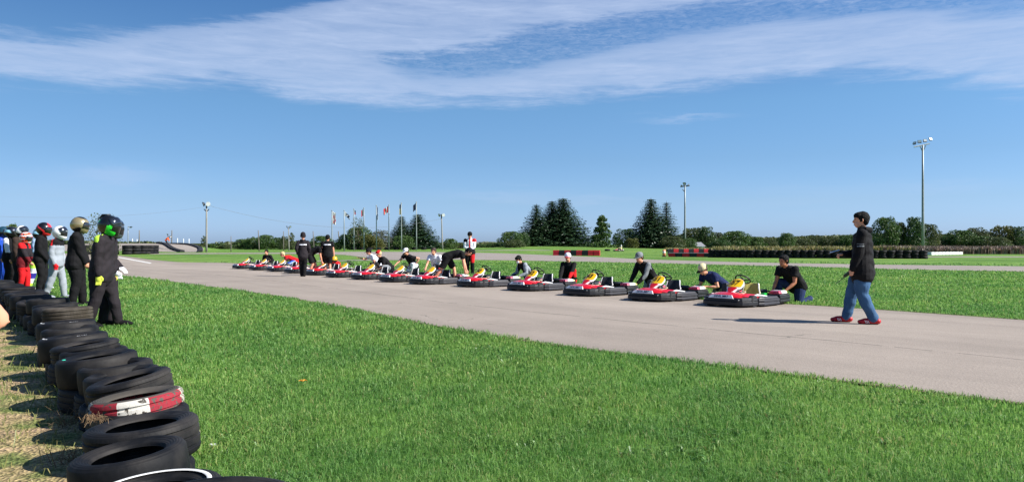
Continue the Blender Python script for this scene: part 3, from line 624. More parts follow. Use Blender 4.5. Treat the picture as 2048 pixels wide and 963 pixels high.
def make_kart():
    K = empty('racing_kart')
    # floor and frame
    fl = MB().slab([(.62, .24), (.62, -.24), (-.30, -.33), (-.80, -.33), (-.80, .33), (-.30, .33)], .045, .065); fl.build('floor_tray', DARKM, K)
    fr = MB()
    for s in (1, -1):
        fr.tube([(.86, s*.20, .11), (.55, s*.26, .10), (.2, s*.33, .08), (-.3, s*.36, .09), (-.86, s*.34, .13)], .016)
        fr.tube([(.72, s*.0, .10), (.62, s*.26, .10), (.58, s*.50, .13)], .014)
    fr.tube([(-.55, -.62, .14), (-.55, .62, .14)], .02); fr.tube([(.2, -.62, .1), (.2, .62, .1)], .014); fr.tube([(-.4, -.6, .1), (-.4, .6, .1)], .014); fr.build('frame', STEEL, K, True)
    # wheels
    for x, r, w in ((.56, .13, .12), (-.56, .145, .19)):
        for s in (1, -1):
            t, k = wheel_mb(r, w); o = t.build('wheel', RUBBER0, K, True); o.location = (x, s*(.50 if x > 0 else .50), r); k.build('rim', P_SILV, o, True)
    # black front bumper
    out = mirror([(.99, 0), (.985, .24), (.965, .38), (.91, .465), (.78, .535), (.60, .575), (.485, .585), (.485, .42), (.62, .30)])
    b = MB().slab(out, .05, .135, .0); b.slab([(x*.992, y*.985) for x, y in out], .137, .215, .02)
    b.build('front_bumper', PLASTIC, K)
    for s in (1, -1): MB().ball((.955, s*.40, .17), .014, 8, 6).build('bumper_bolt', STEEL, K)
    # red nose, rising towards the driver
    nz = MB(); sec = []
    for x, z, hw in ((.965, .205, .36), (.945, .235, .37), (.90, .272, .37), (.78, .298, .36), (.66, .315, .34), (.56, .30, .30)):
        sec.append((x, z, hw))
    V = []; Fc = []; m_ = 9
    for x, z, hw in sec:
        for k in range(m_):
            t = k/(m_-1)*2-1; V.append((x-.07*t*t, hw*t, z-.035*abs(t)**3))
    for i in range(len(sec)-1):
        for k in range(m_-1): a = i*m_+k; Fc.append((a, a+1, a+m_+1, a+m_))
    base = len(V); V += [(x, y, z-.05) for x, y, z in V]
    Fc += [tuple(base+q for q in reversed(f)) for f in list(Fc)]
    edge = [k for k in range(m_)]+[i*m_+m_-1 for i in range(1, len(sec))]+[(len(sec)-1)*m_+k for k in range(m_-2, -1, -1)]+[i*m_ for i in range(len(sec)-2, 0, -1)]
    for i in range(len(edge)): a = edge[i]; c = edge[(i+1) % len(edge)]; Fc.append((a, a+base, c+base, c))
    nz.add(V, Fc); nose = nz.build('nose_fairing', P_RED, K, True)
    try: nose.data.set_sharp_from_angle(angle=R(50))
    except Exception: pass
    # white sign plate with lettering on the sloping front
    e1 = Vector((-.0, 1, 0)); Mx = Matrix.Rotation(R(-53), 4, 'Y')
    pl = MB().add([(.992, -.29, .203), (.992, .29, .203), (.944, .23, .272), (.944, -.23, .272), (.962, -.29, .192), (.962, .29, .192), (.915, .23, .262), (.915, -.23, .262)], [(0, 1, 2, 3), (7, 6, 5, 4), (0, 4, 5, 1), (1, 5, 6, 2), (2, 6, 7, 3), (3, 7, 4, 0)])
    po = pl.build('nose_sign', P_WHITE, nose)
    tm = text_mesh('DEVIL MRT', .068, mat('sign_text', srgb(40, 34, 70), .5), 'lettering'); to = link(bpy.data.objects.new('lettering', tm), nose)
    n = Vector((.072, 0, .050)).normalized(); upv = Vector((-.050, 0, .072)).normalized(); side = Vector((0, 1, 0))
    to.matrix_local = Matrix.Translation(Vector((.968, 0, .2375))+n*.003) @ Matrix((tuple(side)+(0,), tuple(upv)+(0,), tuple(n)+(0,), (0, 0, 0, 1))).transposed()
    # flank panels red/white between nose and pods
    for s in (1, -1):
        f = MB(); P = [(.80, s*.30, .270), (.64, s*.47, .222), (.34, s*.58, .228), (.30, s*.42, .262), (.52, s*.30, .29)]
        V = P+[(x, y, z-.06) for x, y, z in P]; f.add(V, [(0, 1, 2, 3, 4), (9, 8, 7, 6, 5)]+[(i, (i+1) % 5, (i+1) % 5+5, i+5) for i in range(5)]); q = f.build('flank_panel', P_RED, K)
        g = MB(); P = [(.50, s*.50, .252), (.335, s*.615, .252), (.14, s*.61, .236), (.28, s*.46, .272)]; V = [(x, y, z+.004) for x, y, z in P]+[(x, y, z-.012) for x, y, z in P]
        g.add(V, [(0, 1, 2, 3), (7, 6, 5, 4)]+[(i, (i+1) % 4, (i+1) % 4+4, i+4) for i in range(4)]); g.build('white_sticker', P_WHITE, q)
        # pods
        pod = MB(); o2 = [(.52, s*.42), (.47, s*.60), (.36, s*.665), (-.30, s*.675), (-.34, s*.64), (-.34, s*.40)]
        pod.slab(o2, .045, .10, 0); pod.slab([(x*.98, y*.985) for x, y in o2], .102, .112, 0); pod.slab(o2, .114, .165, .0); pod.slab([(x*.985, y*.98) for x, y in o2], .167, .215, .05); pod.build('side_pod', PLGREY, K)
        ro = MB(); o3 = [(-.345, s*.40), (-.345, s*.665), (-.62, s*.675), (-.86, s*.64), (-.95, s*.52), (-.95, s*.40)]
        ro.slab(o3, .07, .125, 0); ro.slab([(x*.985, y*.98) for x, y in o3], .127, .137, 0); ro.slab(o3, .139, .20, 0); ro.slab([(x*.99-.006, y*.975) for x, y in o3], .202, .24, .015); ro.build('rear_side_bumper', PLASTIC, K)
        gd = MB(); a = [(-.42, s*.36), (-.42, s*.60), (-.50, s*.62), (-.52, s*.34)]; gd.slab(a, .245, .305, .02, 0, lambda x, y: .0)
        gd.slab([(-.523, s*.34), (-.503, s*.62), (-.74, s*.62), (-.74, s*.36)], .247, .315, .02, 1); gd.slab([(-.743, s*.36), (-.743, s*.62), (-.86, s*.58), (-.88, s*.38)], .245, .30, .02, 2)
        gd.build('wheel_guard', [P_PINK, P_WHITE, P_CREAM], K)
    rb = MB().slab([(-.955, -.52), (-.955, .52), (-1.0, .45), (-1.0, -.45)], .09, .22, .01); rb.tube([(-.93, -.5, .255), (-.97, -.3, .262), (-.97, .3, .262), (-.93, .5, .255)], .016); rb.build('rear_bumper', PLASTIC, K)
    # number panel: shield shape slanted
    base = Vector((.60, 0, .285)); ax = Vector((-.42, 0, .30)).normalized(); nrm = Vector((.30, 0, .42)).normalized(); sd = Vector((0, 1, 0)); Lp = .47
    prof = [(0, .085), (.12, .09), (.24, .115), (.34, .155), (.50, .175), (.72, .172), (.88, .145), (.96, .10), (1.0, .03)]
    def shield(k0, k1, shrink, lift, th, mi, mb):
        pts = []
        for t, w in prof:
            if k0 <= t <= k1: pts.append((t, w))
        def wat(t): return float(np.interp(t, [p[0] for p in prof], [p[1] for p in prof]))
        if pts[0][0] > k0: pts.insert(0, (k0, wat(k0)))
        if pts[-1][0] < k1: pts.append((k1, wat(k1)))
        P2 = [(t, w-shrink) for t, w in pts]; P2 = [(t, w) for t, w in P2]+[(t, -w) for t, w in reversed(P2)]
        T_ = np.linspace(k0, k1, 14); nw = 9; V = []; Fc = []
        for lay in (0, 1):
            for t in T_:
                hw = max(.004, wat(t)-shrink)
                if shrink > 0: hw *= min(1, math.sqrt(max(0, min((t-k0), (k1-t)))/.07)*.75+.25)
                for q in range(nw):
                    w = hw*(q/(nw-1)*2-1); V.append(base+ax*(t*Lp)+sd*w+nrm*(lift+.035*(1-(w/.18)**2)-lay*th))
        N1 = 14*nw
        for i in range(13):
            for q in range(nw-1): a = i*nw+q; Fc += [(a, a+1, a+nw+1, a+nw), (a+N1, a+nw+N1, a+nw+1+N1, a+1+N1)]
            a = i*nw; Fc.append((a, a+nw, a+nw+N1, a+N1)); a += nw-1; Fc.append((a, a+N1, a+nw+N1, a+nw))
        for q in range(nw-1): Fc.append((q, q+N1, q+1+N1, q+1)); a = 13*nw+q; Fc.append((a, a+1, a+1+N1, a+N1))
        mb.add(V, Fc, mi)
    pn = MB(); shield(0, 1, 0, 0, .03, 0, pn); panel = pn.build('number_panel', P_WHITE, K)
    y = MB(); shield(.36, .975, .008, .006, .005, 0, y); y.build('yellow_field', P_YEL, panel)
    rr_ = MB(); shield(.0, .36, .022, .006, .005, 0, rr_); rr_.build('red_field', P_RED, panel)
    st = MB(); shield(0, .55, -.01, -.035, .02, 0, st); st.build('panel_backing', PLASTIC, panel)
    # steering wheel & column
    c = Vector((.06, 0, .56)); wax = Vector((-.62, 0, .78)).normalized(); u = Vector((0, 1, 0)); w = wax.cross(u)
    ring = [c+(u*math.cos(a)*.165+w*math.sin(a)*(.15 if -2.4 < a-PI < -.7 else .155)) for a in np.linspace(0, 2*PI, 29)[:-1]]
    sw = MB().tube(ring, .015, 8, closed=True)
    for a in (0, PI, 1.5*PI): sw.tube([c-wax*.02, c+(u*math.cos(a)+w*math.sin(a))*.155], .011, 6)
    sw.lathe([(.001, -.03), (.045, -.03), (.05, 0), (.001, .008)], 14, M=wax.to_track_quat('Z', 'Y').to_matrix()); 
    # move the hub to its place
    k = len(sw.v)-14*4
    for i in range(k, len(sw.v)): sw.v[i] = tuple(Vector(sw.v[i])+c)
    sw.build('steering_wheel', mat('grip_black', srgb(16, 18, 18), .5), K, True)
    MB().tube([c-wax*.02, (.42, 0, .12)], .014).build('steering_column', STEEL, K, True)
    # pedals, tank
    tk = MB().slab([(.42, -.12), (.42, .12), (.10, .12), (.10, -.12)], .07, .27, .03); tk.lathe([(.04, .27), (.04, .30), (0.001, .305)], 12); 
    tk.build('fuel_tank', mat('tank_cream', srgb(212, 190, 160), .35, var=.08), K)
    cv = MB()
    cv.slab([(.30, .16), (.30, .40), (.08, .42), (.04, .20)], .08, .25, .05); cv.build('leg_guard', mat('salmon_cover', srgb(224, 110, 92), .4, var=.25, scale=12), K)
    pd = MB()
    for s in (1, -1): pd.tube([(.62, s*.16, .08), (.60, s*.17, .22)], .01); pd.box((.60, s*.17, .23), (.02, .07, .05))
    pd.build('pedal', STEEL, K)
    # seat: bucket
    V = []; Fc = []; ns, nt = 11, 9; path = [(.06, .10, .19), (-.02, .075, .21), (-.14, .07, .215), (-.26, .09, .215), (-.34, .16, .21), (-.39, .26, .20), (-.425, .35, .185), (-.45, .435, .17), (-.46, .46, .16)]
    for lay in (0, 1):
        for (x, z, hw) in path:
            for k in range(ns):
                t = k/(ns-1)*2-1; wing = .115*abs(t)**2.6
                back = min(1, max(0, (z-.1)/.2)); V.append((x+wing*back*1.1+lay*(-.018), (hw+.018*lay)*t, z+wing*(1-back)*1.3-lay*.016*(1-back)))
    N1 = ns*len(path)
    for i in range(len(path)-1):
        for k in range(ns-1):
            a = i*ns+k; Fc.append((a, a+1, a+ns+1, a+ns)); Fc.append((a+N1, a+ns+N1, a+ns+1+N1, a+1+N1))
    for k in range(ns-1): Fc.append((k, k+N1, k+1+N1, k+1)); a = (len(path)-1)*ns+k; Fc.append((a, a+1, a+1+N1, a+N1))
    for i in range(len(path)-1):
        a = i*ns; Fc.append((a, a+ns, a+ns+N1, a+N1)); a = i*ns+ns-1; Fc.append((a, a+N1, a+ns+N1, a+ns))
    seat = MB().add(V, Fc).build('seat', mat('seat_black', srgb(20, 24, 34), .45, var=.15), K, True)
    for s in (0, ns-1):
        pts = [Vector(V[i*ns+s])+Vector((.0, 0, .004)) for i in range(3, len(path))]; MB().tube(pts, .015, 6).build('seat_edge', P_WHITE, seat, True)
    # engine with air box on the right, exhaust
    en = MB().slab([(-.22, -.36), (-.22, -.56), (-.50, -.56), (-.50, -.36)], .09, .30, .02)
    for z in (.31, .325, .34): en.box((-.36, -.46, z), (.2, .16, .008))
    en.build('engine', DARKM, K)
    ab = MB().slab([(.02, -.42), (.02, -.55), (-.16, -.55), (-.16, -.42)], .24, .46, .04); ab.slab([(0, -.45), (0, -.52), (-.12, -.52), (-.12, -.45)], .1, .24, 0); ab.tube([(-.16, -.48, .34), (-.3, -.47, .33)], .03); ab.build('air_box', PLASTIC, K)
    ex = MB().tube([(-.5, -.48, .2), (-.66, -.42, .26), (-.8, -.2, .27), (-.84, .1, .27)], [.02, .03, .05, .045], 10); ex.build('exhaust', DARKM, K, True)
    return K
kart0 = make_kart(); kart_children = {o: list(o.children) for o in [kart0]+list(kart0.children)}
def copy_kart():
    c = kart0.copy(); COL.objects.link(c)
    for k in kart_children[kart0]:
        d = k.copy(); COL.objects.link(d); d.parent = c
        for g_ in kart_children.get(k, []): e_ = g_.copy(); COL.objects.link(e_); e_.parent = d
    return c
# u of the near nose corner, v bottom, number, label
KL = [(1480, 616.5, '57', 'red kart number 57, nearest of the row, with a yellow and green seat'),
 (1318, 605, '51', 'red kart number 51, held by the man in navy shirt and camouflage shorts'),
 (1176, 594, '43', 'red kart number 43, in front of the man in grey cap and grey sleeves'),
 (1057, 583.5, '42', 'red kart number 42, with a teal patch on its rear guard'),
 (948, 575.5, '40', 'red kart with a white edged seat, in front of the man bending in black shorts'),
 (850, 570, '', 'red kart beside the man in white shirt holding a red helmet'),
 (786, 565.3, '', 'red kart beside the man in white cap and black shirt'),
 (728, 560.2, '', 'red kart beside the crouching man in white shirt and dark cap'),
 (675, 555.8, '', 'red kart beside the crouching man in red cap'),
 (632, 551.3, '', 'red kart behind the legs of the man bending over, yellow seat'),
 (588, 547.2, '', 'red kart left of the standing man in black hooded jacket'),
 (550, 543.8, '', 'red kart under the man in red shirt and blue trousers'),
 (514, 541, '', 'red kart beside the seated person in black with a pale green patch'),
 (480, 538.2, '', 'red kart with nobody beside it, leftmost and farthest of the row')]
KART = []
for i, (u, v, num, lab) in enumerate(KL):
    k = kart0 if i == 0 else copy_kart(); p = G(u, v); a = R(-136+(0, 1.2, -.8, .6, -1.5, 1, -.6, 1.4, 2, 1, 2.5, .5, 2, 3)[i])
    h = Vector((math.cos(a), math.sin(a), 0)); l = Vector((-h.y, h.x, 0))
    c = p-h*.91-l*.44+Vector((.03, 0, 0)); k.location = (c.x, c.y, Z(c.x, c.y)); k.rotation_euler = (0, 0, a); k.location.z += .0
    tag(k, lab, 'kart', 'red rental karts lined up along the asphalt edge'); KART.append((k, c, h, l))
    if num:
        me = text_mesh(num, .20, mat('number_black', srgb(30, 20, 8), .5), 'number')
        pan = [c_ for c_ in (kart_children[kart0] if i == 0 else [x for x in k.children]) if c_.name.startswith('number_panel')][0]
        o = link(bpy.data.objects.new('number', me), pan)
        base = Vector((.60, 0, .285)); ax = Vector((-.42, 0, .30)).normalized(); nrm = Vector((.30, 0, .42)).normalized()
        o.matrix_local = Matrix.Translation(base+ax*(.47*.66)+nrm*.048) @ Matrix(((0, ax.x, nrm.x, 0), (1, ax.y, nrm.y, 0), (0, ax.z, nrm.z, 0), (0, 0, 0, 1)))
# number 57 has an olive seat with a green base
s57 = [c_ for c_ in kart0.children if c_.name.startswith('seat')][0]
s57.data = s57.data.copy(); s57.data.materials.clear(); s57.data.materials.append(mat('seat_olive', srgb(178, 168, 88), .5, var=.15)); s57['label'] = 'olive yellow seat'
gb = MB().slab([(-.26, .22), (-.26, .34), (-.44, .34), (-.44, .22)], .10, .26, .03).build('green_seat_guard', P_GREEN, s57)
# ================================================================ people
def loft(bm, pts, rads, u=(0, 1, 0), n=12, cap=True):
    pts = [Vector(p) for p in pts]; rads = [(r, r) if isinstance(r, (int, float)) else r for r in rads]; N = len(pts)
    u = Vector(u); rings = []
    def frame(t):
        nonlocal u
        uu = u-t*u.dot(t)
        if uu.length < 1e-4: uu = t.orthogonal()
        u = uu.normalized(); return u, t.cross(u)
    T = []
    for i in range(N):
        t = pts[min(i+1, N-1)]-pts[max(i-1, 0)]
        T.append(t.normalized() if t.length > 1e-7 else Vector((0, 0, 1)))
    seq = []
    if cap:
        r = rads[0]; m = min(r)
        for a in (80, 50, 22): seq.append((pts[0]-T[0]*m*math.sin(R(a)), (r[0]*math.cos(R(a)), r[1]*math.cos(R(a))), T[0]))
    for i in range(N): seq.append((pts[i], rads[i], T[i]))
    if cap:
        r = rads[-1]; m = min(r)
        for a in (22, 50, 80): seq.append((pts[-1]+T[-1]*m*math.sin(R(a)), (r[0]*math.cos(R(a)), r[1]*math.cos(R(a))), T[-1]))
    for p, r, t in seq:
        a_, b_ = frame(t); ring = []
        for k in range(n):
            an = 2*PI*k/n; ring.append(bm.verts.new(p+a_*math.cos(an)*r[0]+b_*math.sin(an)*r[1]))
        rings.append(ring)
    for i in range(len(rings)-1):
        for k in range(n): bm.faces.new((rings[i][k], rings[i][(k+1) % n], rings[i+1][(k+1) % n], rings[i+1][k]))
    bm.faces.new(rings[0][::-1]); bm.faces.new(rings[-1])
def ell(bm, M, r, n=14, nv=9):
    V = []; top = bm.verts.new(M @ Vector((0, 0, r[2]))); rows = []
    for j in range(1, nv):
        ph = PI*j/nv; rows.append([bm.verts.new(M @ Vector((r[0]*math.sin(ph)*math.cos(2*PI*i/n), r[1]*math.sin(ph)*math.sin(2*PI*i/n), r[2]*math.cos(ph)))) for i in range(n)])
    bot = bm.verts.new(M @ Vector((0, 0, -r[2])))
    for i in range(n):
        bm.faces.new((top, rows[0][i], rows[0][(i+1) % n])); bm.faces.new((bot, rows[-1][(i+1) % n], rows[-1][i]))
        for j in range(nv-2): bm.faces.new((rows[j][i], rows[j+1][i], rows[j+1][(i+1) % n], rows[j][(i+1) % n]))
def fuse(bm, name, mats, parent, vox=.012, it=3, folds=0.0, fscale=9, matfn=None, seed=0):
    bmesh.ops.recalc_face_normals(bm, faces=bm.faces)
    me = bpy.data.meshes.new('tmp'); bm.to_mesh(me); bm.free()
    o = bpy.data.objects.new('tmp', me); TMPC.objects.link(o)
    md = o.modifiers.new('r', 'REMESH'); md.mode = 'VOXEL'; md.voxel_size = vox; md.adaptivity = 0
    if it: s = o.modifiers.new('s', 'SMOOTH'); s.iterations = it; s.factor = .5
    bpy.context.view_layer.update(); dg = bpy.context.evaluated_depsgraph_get()
    m2 = bpy.data.meshes.new_from_object(o.evaluated_get(dg)); TMPC.objects.unlink(o); bpy.data.objects.remove(o); bpy.data.meshes.remove(me)
    m2.name = name; n = len(m2.vertices)
    if folds > 0 and n:
        co = np.empty(n*3, np.float32); m2.vertices.foreach_get('co', co); co = co.reshape(-1, 3); no = np.empty(n*3, np.float32); m2.vertex_normals.foreach_get('vector', no); no = no.reshape(-1, 3)
        q = co.copy(); ph = seed*1.37
        d = np.sin(q[:, 2]*fscale*5+3*np.sin(q[:, 0]*fscale*1.3+ph)+2.2*np.sin(q[:, 1]*fscale*1.7+ph*2))*.55+np.sin(q[:, 0]*fscale*3+q[:, 2]*fscale*1.9+2*np.sin(q[:, 1]*fscale*2+ph))*.45
        d = np.sign(d)*np.abs(d)**1.4
        co += no*(d*folds)[:, None]; m2.vertices.foreach_set('co', co.ravel())
    m2.materials.clear()
    for m in mats: m2.materials.append(m)
    m2.polygons.foreach_set('use_smooth', [True]*len(m2.polygons))
    if matfn:
        c = np.empty(len(m2.polygons)*3, np.float32); m2.polygons.foreach_get('center', c); c = c.reshape(-1, 3)
        m2.polygons.foreach_set('material_index', np.asarray(matfn(c), np.int32))
    else: m2.polygons.foreach_set('material_index', [0]*len(m2.polygons))
    m2.update(); return link(bpy.data.objects.new(name, m2), parent)
TMPC = COL

def ik(a, t, l1, l2, hint):
    a = Vector(a); t = Vector(t); d = t-a; L = d.length; mx_ = (l1+l2)*.997
    if L > mx_: d = d*(mx_/L); L = mx_
    L = max(L, abs(l1-l2)+.01); x = (l1*l1-l2*l2+L*L)/(2*L); h = math.sqrt(max(0, l1*l1-x*x)); dn = d.normalized()
    hn = Vector(hint); hn = hn-dn*hn.dot(dn); hn.normalize()
    return a+dn*x+hn*h, a+dn*L
def dirp(p, side=0): return Vector((math.sin(R(p)), math.sin(R(side)), math.cos(R(p)))).normalized()
POSE = {
 'stand': dict(pel=(0, 0, .53), p1=2, p2=4, lf=(.02, .065, .04), rf=(-.02, -.065, .04)),
 'kneel': dict(pel=(0, 0, .23), p1=40, p2=54, lf=(.13, .10, .04), rf=(-.20, -.08, .045), lkh=(1, .3, 1), rkh=(1, 0, -1)),
 'kneelr': dict(pel=(0, 0, .23), p1=40, p2=54, lf=(-.20, .08, .045), rf=(.13, -.10, .04), lkh=(1, 0, -1), rkh=(1, -.3, 1)),
 'squat': dict(pel=(-.04, 0, .22), p1=38, p2=50, lf=(.04, .10, .04), rf=(.0, -.10, .04), lkh=(1, .4, 1), rkh=(1, -.4, 1)),
 'bend': dict(pel=(-.12, 0, .50), p1=72, p2=98, lf=(.06, .08, .04), rf=(-.14, -.08, .04), lkh=(1, 0, 0), rkh=(1, 0, 0)),
 'sit': dict(pel=(0, 0, .12), p1=-12, p2=5, lf=(.38, .07, .05), rf=(.38, -.07, .05), lkh=(0, .2, 1), rkh=(0, -.2, 1)),
}
def person(label, loc, yaw, H=1.78, pose='stand', over=None, head=(0, 0), lh=None, rh=None, lhh=(-.6, .5, -.6), rhh=(-.6, -.5, -.6), twist=0, bw=1.0, skin=None,
           top=None, sleeve=1.0, topfn=None, topmats=None, legs=None, leglen=1.0, legmats=None, legfn=None, shoes=BLACK, gloves=None, hair=None, hat=None, helmet=None, vox=.013, folds=.006, group=None, grip=.5, collar=None, hood=False, longtop=0.02, fingers=True, loose=1.0, hair_long=False, mask=None, shoe_s=1.0):
    P = dict(POSE[pose]); P.update(over or {}); skin = skin or SKIN
    pel = Vector(P['pel'])*H; p1, p2 = P['p1'], P['p2']; sd = P.get('side', 0)
    d1, d2, d3 = dirp(p1, sd), dirp((p1+p2)/2, sd), dirp(p2, sd)
    waist = pel+d1*.10*H; chest = waist+d2*.11*H; shC = chest+d3*.08*H; neck = shC+d3*.035*H
    hp = p2*.35+head[1]*.6; hdir = dirp(hp); hc = neck+hdir*.078*H+Vector((.012*H, 0, 0))
    RH = Matrix.Rotation(R(head[0]), 4, 'Z') @ Matrix.Rotation(R(head[1]), 4, 'Y'); hc = hc+hdir*.006*H; MH = Matrix.Translation(hc) @ RH @ Matrix.Scale(1.12, 4)
    tw = Matrix.Rotation(R(twist), 3, d3); S = tw @ Vector((0, 1, 0))
    shL = shC+S*.098*H*bw-d3*.008*H; shR = shC-S*.098*H*bw-d3*.008*H
    hipL = pel+Vector((0, .05*H, -.01*H)); hipR = pel+Vector((0, -.05*H, -.01*H))
    lk, la = ik(hipL, Vector(P['lf'])*H, .245*H, .24*H, P.get('lkh', (1, .05, 0))); rk, ra = ik(hipR, Vector(P['rf'])*H, .245*H, .24*H, P.get('rkh', (1, -.05, 0)))
    if lh is None: lh = shL+Vector((.03*H, .05*H, -.29*H))
    if rh is None: rh = shR+Vector((.03*H, -.05*H, -.29*H))
    le, lw = ik(shL, lh, .17*H, .15*H, lhh); re_, rw = ik(shR, rh, .17*H, .15*H, rhh)
    k = H
    # ---- body
    bm = bmesh.new()
    loft(bm, [pel-d1*.03*k, pel, waist, chest, shC, shC+d3*.018*k], [(.075*k*bw, .055*k), (.092*k*bw, .066*k), (.078*k*bw, .058*k), (.095*k*bw, .068*k), (.095*k*bw, .05*k), (.05*k*bw, .035*k)], S)
    loft(bm, [shC, neck, neck+hdir*.04*k], [.034*k, .031*k, .031*k])
    # head: cranium, jaw, nose, ears
    ell(bm, MH @ Matrix.Translation((-.004*k, 0, .012*k)), (.054*k, .044*k, .052*k), 18, 12)
    ell(bm, MH @ Matrix.Translation((.014*k, 0, -.028*k)), (.036*k, .034*k, .036*k), 14, 9)
    q = lambda x, y, z: MH @ Vector((x*k, y*k, z*k))
    loft(bm, [q(.048, 0, .006), q(.060, 0, -.014), q(.052, 0, -.020)], [.005*k, .008*k, .007*k], n=8)
    loft(bm, [q(.040, -.024, .016), q(.049, 0, .017), q(.040, .024, .016)], [.006*k]*3, n=8)
    for s in (1, -1): loft(bm, [q(-.004, s*.044, .012), q(-.006, s*.047, -.006)], [(.010*k, .005*k)]*2, n=8)
    for a, b, c, s in ((shL, le, lw, 1), (shR, re_, rw, -1)):
        m1 = a.lerp(b, .35); m2 = b.lerp(c, .3)
        loft(bm, [a, m1, b, m2, c], [.034*k, .031*k, .024*k, .0245*k, .0155*k])
        dd = (c-b).normalized(); side = dd.cross(Vector((0, 0, 1))); side = side.normalized() if side.length > .1 else Vector((0, s, 0))
        if abs(dd.z) > .7: side = Vector((1, 0, 0))
        nn = dd.cross(side).normalized()
        # palm and fingers
        pk = c+dd*.048*k; loft(bm, [c, c+dd*.02*k, pk], [(.017*k, .011*k), (.023*k, .012*k), (.023*k, .010*k)], side, n=10)
        cn = nn if nn.dot(Vector((1, 0, 0)) if abs(dd.z) < .7 else Vector((0, -s, 0))) > 0 else -nn
        if abs(dd.z) < .7: cn = Vector((0, 0, -1))
        fl = (.040, .045, .042, .034)
        for i in range(4):
            off = side*((i-1.5)*.0118*k); f0 = pk+off-dd*.006*k; g1 = grip*.9
            f1 = f0+(dd*math.cos(g1*.7)+cn*math.sin(g1*.7)).normalized()*fl[i]*k*.55; f2 = f1+(dd*math.cos(g1*1.7)+cn*math.sin(g1*1.7)).normalized()*fl[i]*k*.5
            loft(bm, [f0, f1, f2], [.0058*k, .0052*k, .0045*k], n=8)
        t0 = c+dd*.014*k+side*(.018*k); t1 = t0+(side*.7+dd*.7+cn*.2).normalized()*.024*k; t2 = t1+(dd*.9+cn*.5).normalized()*.020*k; loft(bm, [t0, t1, t2], [.0072*k, .0062*k, .0052*k], n=8)
    for hip, kn, an in ((hipL, lk, la), (hipR, rk, ra)):
        loft(bm, [hip, hip.lerp(kn, .45), kn, kn.lerp(an, .3), kn.lerp(an, .7), an], [.052*k*bw, .043*k*bw, .031*k, .033*k, .023*k, .019*k])
    body = fuse(bm, 'person', [skin], None, vox, 2)
    body.location = loc; body.rotation_euler = (0, 0, yaw); tag(body, label, 'person', group)
    # feet direction
    def footvec(kn, an, key):
        sh = (an-kn).normalized(); f = Vector((1, 0, 0)) if key not in P else Vector(P[key]); f = f-sh*f.dot(sh)*.6
        if an.z > .07*k: f = Vector((.25, 0, -1)) if sh.x < 0 and abs(sh.z) < .8 else f
        return f.normalized()
    for kn, an, key in ((lk, la, 'lfd'), (rk, ra, 'rfd')):
        f = Vector(P.get(key, (1, 0, 0))).normalized(); b = bmesh.new()
        if an.z < .09*k and key not in P: f = Vector((1, 0, -.02))
        if key not in P and (an-kn).normalized().x < -.75: f = Vector((.25, 0, -1)).normalized()
        heel = an+(-f*.028*k)+Vector((0, 0, -.010*k)); toe = an+f*.105*k+Vector((0, 0, -.020*k))
        if f.z < -.5: heel = an+Vector((-.02*k, 0, .0)); toe = an+Vector((.0, 0, -.02*k))+f*.06*k; toe.z = max(toe.z, .012*k)
        loft(b, [an+Vector((0, 0, .012*k)), an-Vector((0, 0, .012*k))], [.026*k, .027*k], n=10)
        toe = toe+f*.012*k; ss = 1.1*shoe_s
        loft(b, [heel, heel.lerp(toe, .45), heel.lerp(toe, .75), toe-f*.02*k, toe], [(.025*k*ss, .023*k*ss), (.026*k*ss, .026*k*ss), (.029*k*ss, .025*k*ss), (.028*k*ss, .021*k*ss), (.022*k*ss, .015*k*ss)], (0, 1, 0), n=10)
        b2 = [v for v in b.verts]
        mn = min(v.co.z for v in b2); lift = max(0, .003-mn)
        for v in b2: v.co.z = max(v.co.z, .003)
        sm = shoes if isinstance(shoes, (list, tuple)) else [shoes]
        zs = min(v.co.z for v in b2)
        fn = (lambda c, zs=zs: np.where(c[:, 2] < zs+.022, 1, 0)) if len(sm) > 1 else None
        so = fuse(b, 'shoe', sm, body, min(vox, .011), 2, matfn=fn)
    # ---- trousers
    if legs:
        b = bmesh.new(); g_ = .012*k*loose
        loft(b, [pel-d1*.035*k, pel, pel+d1*.035*k], [(.082*k*bw+g_*.7, .062*k+g_*.7), (.094*k*bw+g_*.5, .069*k+g_*.5), (.088*k*bw+g_*.3, .064*k+g_*.3)], n=16)
        for hip, kn, an in ((hipL, lk, la), (hipR, rk, ra)):
            full = [(hip, .048*bw), (hip.lerp(kn, .2), .052*bw), (hip.lerp(kn, .45), .049*bw), (kn, .038), (kn.lerp(an, .3), .038), (kn.lerp(an, .7), .031), (an+(kn-an).normalized()*.012*k, .029)]
            if leglen < .6:
                e = hip.lerp(kn, leglen*2-.05); full = [(hip, .057*bw), (hip.lerp(e, .5), .053*bw), (e, .050*bw)]
                loft(b, [p for p, r_ in full], [r_*k+g_*.9 for p, r_ in full], n=14, cap=False)
            else: loft(b, [p for p, r_ in full], [r_*k+g_*(.8 if i else 1) for i, (p, r_) in enumerate(full)], n=14)
        for v in b.verts: v.co.z = max(v.co.z, .012)
        fuse(b, 'trousers' if leglen > .6 else 'shorts', legmats or [legs], body, vox, 2, folds*.9, 7, legfn, seed=len(label))
